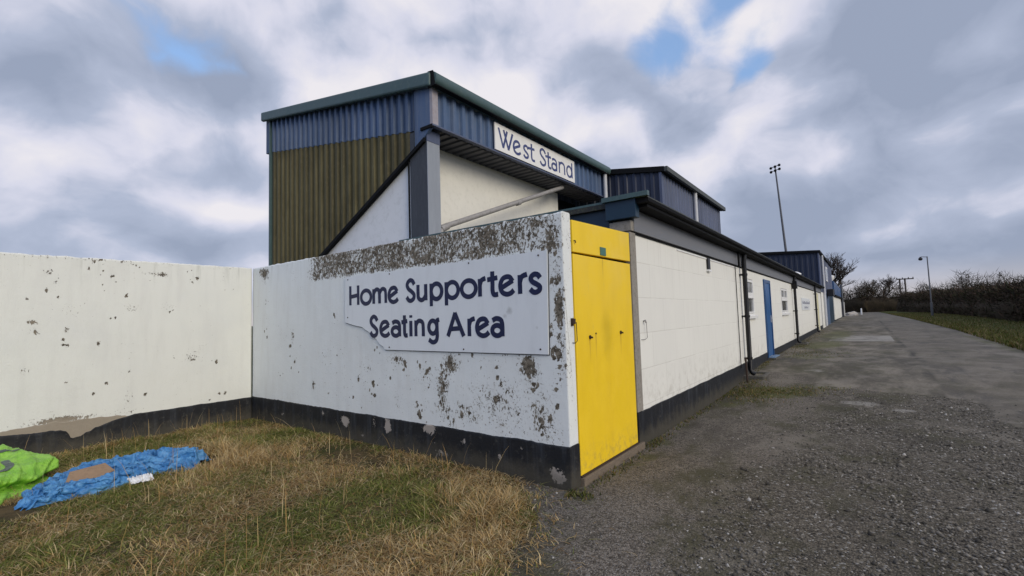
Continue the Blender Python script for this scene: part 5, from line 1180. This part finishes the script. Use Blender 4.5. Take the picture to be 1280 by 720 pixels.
# ------------------------------------------------------------------ tarpaulins, cardboard, paper scrap
def ridged(p, oct=4):
    a = 0; f = 1.0; w = 1.0
    for i in range(oct): a += w * (1 - 2 * abs(mnoise.noise(Vector(p) * f + Vector((i * 7.1, 0, 0))))); f *= 2.0; w *= 0.5
    return a
def sheet_heap(name, label, cat, mat, axis_pts, halfw, hfun, seed, nu=170, nv=80, fold=(1.6, 7.0), loc=None):
    A = [Vector((*p, 0)) for p in axis_pts]; cp = cr_spline([(p.x, p.y) for p in A], 24); cp = np.array(cp); cum = np.concatenate([[0], np.cumsum(np.linalg.norm(np.diff(cp, axis=0), axis=1))])
    V = []
    for i in range(nu):
        s = i / (nu - 1); x = np.interp(s * cum[-1], cum, cp[:, 0]); y = np.interp(s * cum[-1], cum, cp[:, 1])
        e = min(s + 0.02, 1); x2 = np.interp(e * cum[-1], cum, cp[:, 0]); y2 = np.interp(e * cum[-1], cum, cp[:, 1]); x1 = np.interp(max(s - .02, 0) * cum[-1], cum, cp[:, 0]); y1 = np.interp(max(s - .02, 0) * cum[-1], cum, cp[:, 1])
        d = Vector((x2 - x1, y2 - y1, 0)).normalized(); nn = Vector((-d.y, d.x, 0))
        for j in range(nv):
            u = j / (nv - 1) * 2 - 1
            w = halfw(s) * (1 + 0.50 * mnoise.noise((s * 7, math.copysign(1, u) * 3, seed)) + 0.26 * mnoise.noise((s * 19, math.copysign(1, u) * 3, seed)))
            env = max(0.0, 1 - abs(u) ** 3.0); endf = float(sst(np.float64(s), 0, 0.05) * sst(np.float64(1 - s), 0, 0.05))
            wx = 0.35 * mnoise.noise((s * 3, u * 1.5, seed + 4)); q = (s * cum[-1] * fold[0] + wx, u * fold[1] * 0.5 + 1.2 * wx, seed)
            rdg = ridged(q, 3)
            z = hfun(s, u) * env * endf * (0.42 + 0.62 * max(rdg, -0.4)) + 0.016 + 0.028 * rdg * env + 0.010 * ridged((s * 26 + 2 * wx, u * 9, seed), 3) * env
            off = 0.08 * mnoise.noise((s * 12, u * 5, seed + 9)) * env
            V.append(Vector((x, y, 0)) + nn * (u * w + off) + d * (0.05 * mnoise.noise((s * 9, u * 6, seed + 2))) + Vector((0, 0, max(z, 0.008))))
    return np.array([tuple(v) for v in V]), grid_faces(nu, nv)
VV, FF, off_ = [], [], 0
for k, (ax, hw, hh, fd, nu_, nv_) in enumerate((
        ([(-5.92, 0.78), (-6.25, 0.98), (-6.55, 1.22), (-6.72, 1.50), (-6.66, 1.85)], 0.17, 0.085, (3.0, 7.0), 200, 70),
        ([(-5.86, 0.74), (-5.98, 0.98), (-5.98, 1.25), (-6.08, 1.50), (-6.30, 1.75)], 0.15, 0.070, (3.0, 7.0), 200, 70),
        ([(-6.00, 0.84), (-6.28, 1.10), (-6.36, 1.40), (-6.40, 1.80)], 0.24, 0.012, (2.5, 6.0), 140, 70),
        ([(-6.70, 1.62), (-6.52, 1.85), (-6.30, 2.02), (-6.06, 2.16)], 0.27, 0.120, (3.5, 7.0), 150, 90),
        ([(-6.35, 1.50), (-6.20, 1.72), (-5.98, 1.92), (-5.80, 1.98)], 0.11, 0.055, (4.0, 6.0), 120, 60))):
    v_, f_ = sheet_heap('', None, None, None, ax, (lambda hw: lambda s: hw * (0.45 + 0.55 * float(sst(np.float64(s), 0.0, 0.3))) * (1 - 0.3 * float(sst(np.float64(s), 0.75, 1.0))))(hw),
                        (lambda hh: lambda s, u: hh * 0.75)(hh), 2.3 + 1.7 * k, nu=nu_, nv=nv_, fold=fd)
    VV.append(v_); FF.append(f_ + off_); off_ += len(v_)
o = link('blue_tarpaulin', npmesh('blue_tarpaulin', np.concatenate(VV), np.concatenate(FF), smooth=True), 'blue_tarp', None, (-6.3, 1.45, 0))
tag(o, 'crumpled blue tarpaulin lying in ropes on the grass with cardboard on it', 'tarpaulin')
md = o.modifiers.new('thickness', 'SOLIDIFY'); md.thickness = 0.004
# green sack: a slumped folded body with flat facets, deep folds and grey straps
bm = bmesh.new(); bmesh.ops.create_icosphere(bm, subdivisions=6, radius=1)
GC = Vector((-7.14, 0.67, 0.0)); rf = random.Random(31)
FN = []
for k in range(26):
    n_ = Vector((rf.gauss(0, 1), rf.gauss(0, 1), rf.gauss(0.25, 0.9))).normalized(); FN.append((n_, rf.uniform(0.70, 1.0)))
for v in bm.verts:
    n_ = v.co.normalized(); p = Vector((n_.x, n_.y, n_.z))
    pw = p + 0.10 * Vector((mnoise.noise(p * 2.2), mnoise.noise(p * 2.2 + Vector((5, 0, 0))), mnoise.noise(p * 2.2 + Vector((0, 5, 0)))))
    rad = min([d / max(1e-3, pw.dot(q)) for q, d in FN if pw.dot(q) > 0.15] + [1.35])
    a = p.x * 1.3 + p.z * 0.9; fold = ridged((a * 1.2 + 3.0, p.y * 3.2 - p.z * 1.6, 5.5), 3)
    rad = rad * (1 + 0.11 * fold + 0.016 * ridged((p.x * 6, p.y * 6, p.z * 6), 2))
    # one deep tuck across the front
    tk = p.z - 0.10 - 0.25 * p.x + 0.12 * mnoise.noise(p * 2.5); rad *= 1 - 0.24 * math.exp(-(tk / 0.07) ** 2)
    x, y, z = p.x * 0.70 * rad, p.y * 0.47 * rad, p.z * 0.35 * rad
    if z < 0: z *= 0.12
    v.co = GC + Vector((x, y, z * (1 - 0.25 * max(0, x)) + 0.012))
me = bpy.data.meshes.new('green_sack'); bm.to_mesh(me); bm.free()
for p in me.polygons: p.use_smooth = True
gs = thing('green_sack', 'bulky lime green folded sack with dark straps slumped against the left edge of the grass', 'sack', tuple(GC))
link('sack_body', me, 'green_tarp', gs)
from mathutils.bvhtree import BVHTree
dgp = bpy.context.evaluated_depsgraph_get()
body = gs.children[0]; bv = BVHTree.FromPolygons([v.co + GC for v in body.data.vertices], [tuple(p.vertices) for p in body.data.polygons])
def drape(pts, w, off=0.006):
    out = []
    P = cr_spline(pts, 16)
    for i, (x, y) in enumerate(P):
        a = P[min(i + 1, len(P) - 1)]; b = P[max(i - 1, 0)]; d = Vector((a[0] - b[0], a[1] - b[1])).normalized(); n = Vector((-d.y, d.x)) * w / 2
        row = []
        for sgn in (-1, 0, 1):
            hit = bv.ray_cast(Vector((x + n.x * sgn, y + n.y * sgn, 3)), Vector((0, 0, -1)))
            row.append((x + n.x * sgn, y + n.y * sgn, (hit[0].z if hit[0] else 0.01) + off))
        out.append(row)
    m = MB(); vs = [v for r in out for v in r]
    m.add(vs, [f for i in range(len(out) - 1) for f in ((3 * i, 3 * i + 3, 3 * i + 4, 3 * i + 1), (3 * i + 1, 3 * i + 4, 3 * i + 5, 3 * i + 2))]); return m
for pts in ([(-6.60, 0.50), (-6.64, 0.64), (-6.74, 0.76), (-6.96, 0.75)], [(-7.34, 0.42), (-7.28, 0.66), (-7.26, 0.98)]):
    o = drape(pts, 0.06).build('strap', 'grey_strap', gs)
m = MB(); vs = [(-6.06, 1.04, 0.105), (-6.04, 1.26, 0.108), (-6.20, 1.44, 0.12), (-6.46, 1.42, 0.155), (-6.42, 1.14, 0.145)]
vs2 = [(a, b, c + 0.008) for a, b, c in vs]; m.add(vs + vs2, [(4, 3, 2, 1, 0), (5, 6, 7, 8, 9)] + [(i, (i + 1) % 5, 5 + (i + 1) % 5, 5 + i) for i in range(5)])
tag(m.build('cardboard_piece', 'cardboard', None, (-6.18, 1.24, 0.14)), 'flat brown piece of cardboard lying on the blue tarpaulin', 'cardboard')
bm = bmesh.new(); bmesh.ops.create_grid(bm, x_segments=26, y_segments=22, size=1)
for v in bm.verts:
    x, y = v.co.x, v.co.y; rr_ = 1 + 0.25 * mnoise.noise((x * 2, y * 2, 1)); z = 0.05 * abs(mnoise.noise((x * 3, y * 3, 7))) + 0.05 + 0.02 * mnoise.noise((x * 8, y * 8, 2))
    v.co = Vector((-5.86 + x * 0.10 * rr_ + y * 0.02, 1.56 + y * 0.085 * rr_, max(z + 0.02 * (1 - x * x), 0.03)))
me = bpy.data.meshes.new('paper_scrap'); bm.to_mesh(me); bm.free()
tag(link('paper_scrap', me, 'white_scrap', None, (-5.86, 1.56, 0.05)), 'crumpled white scrap beside the blue tarpaulin in the grass', 'paper scrap')
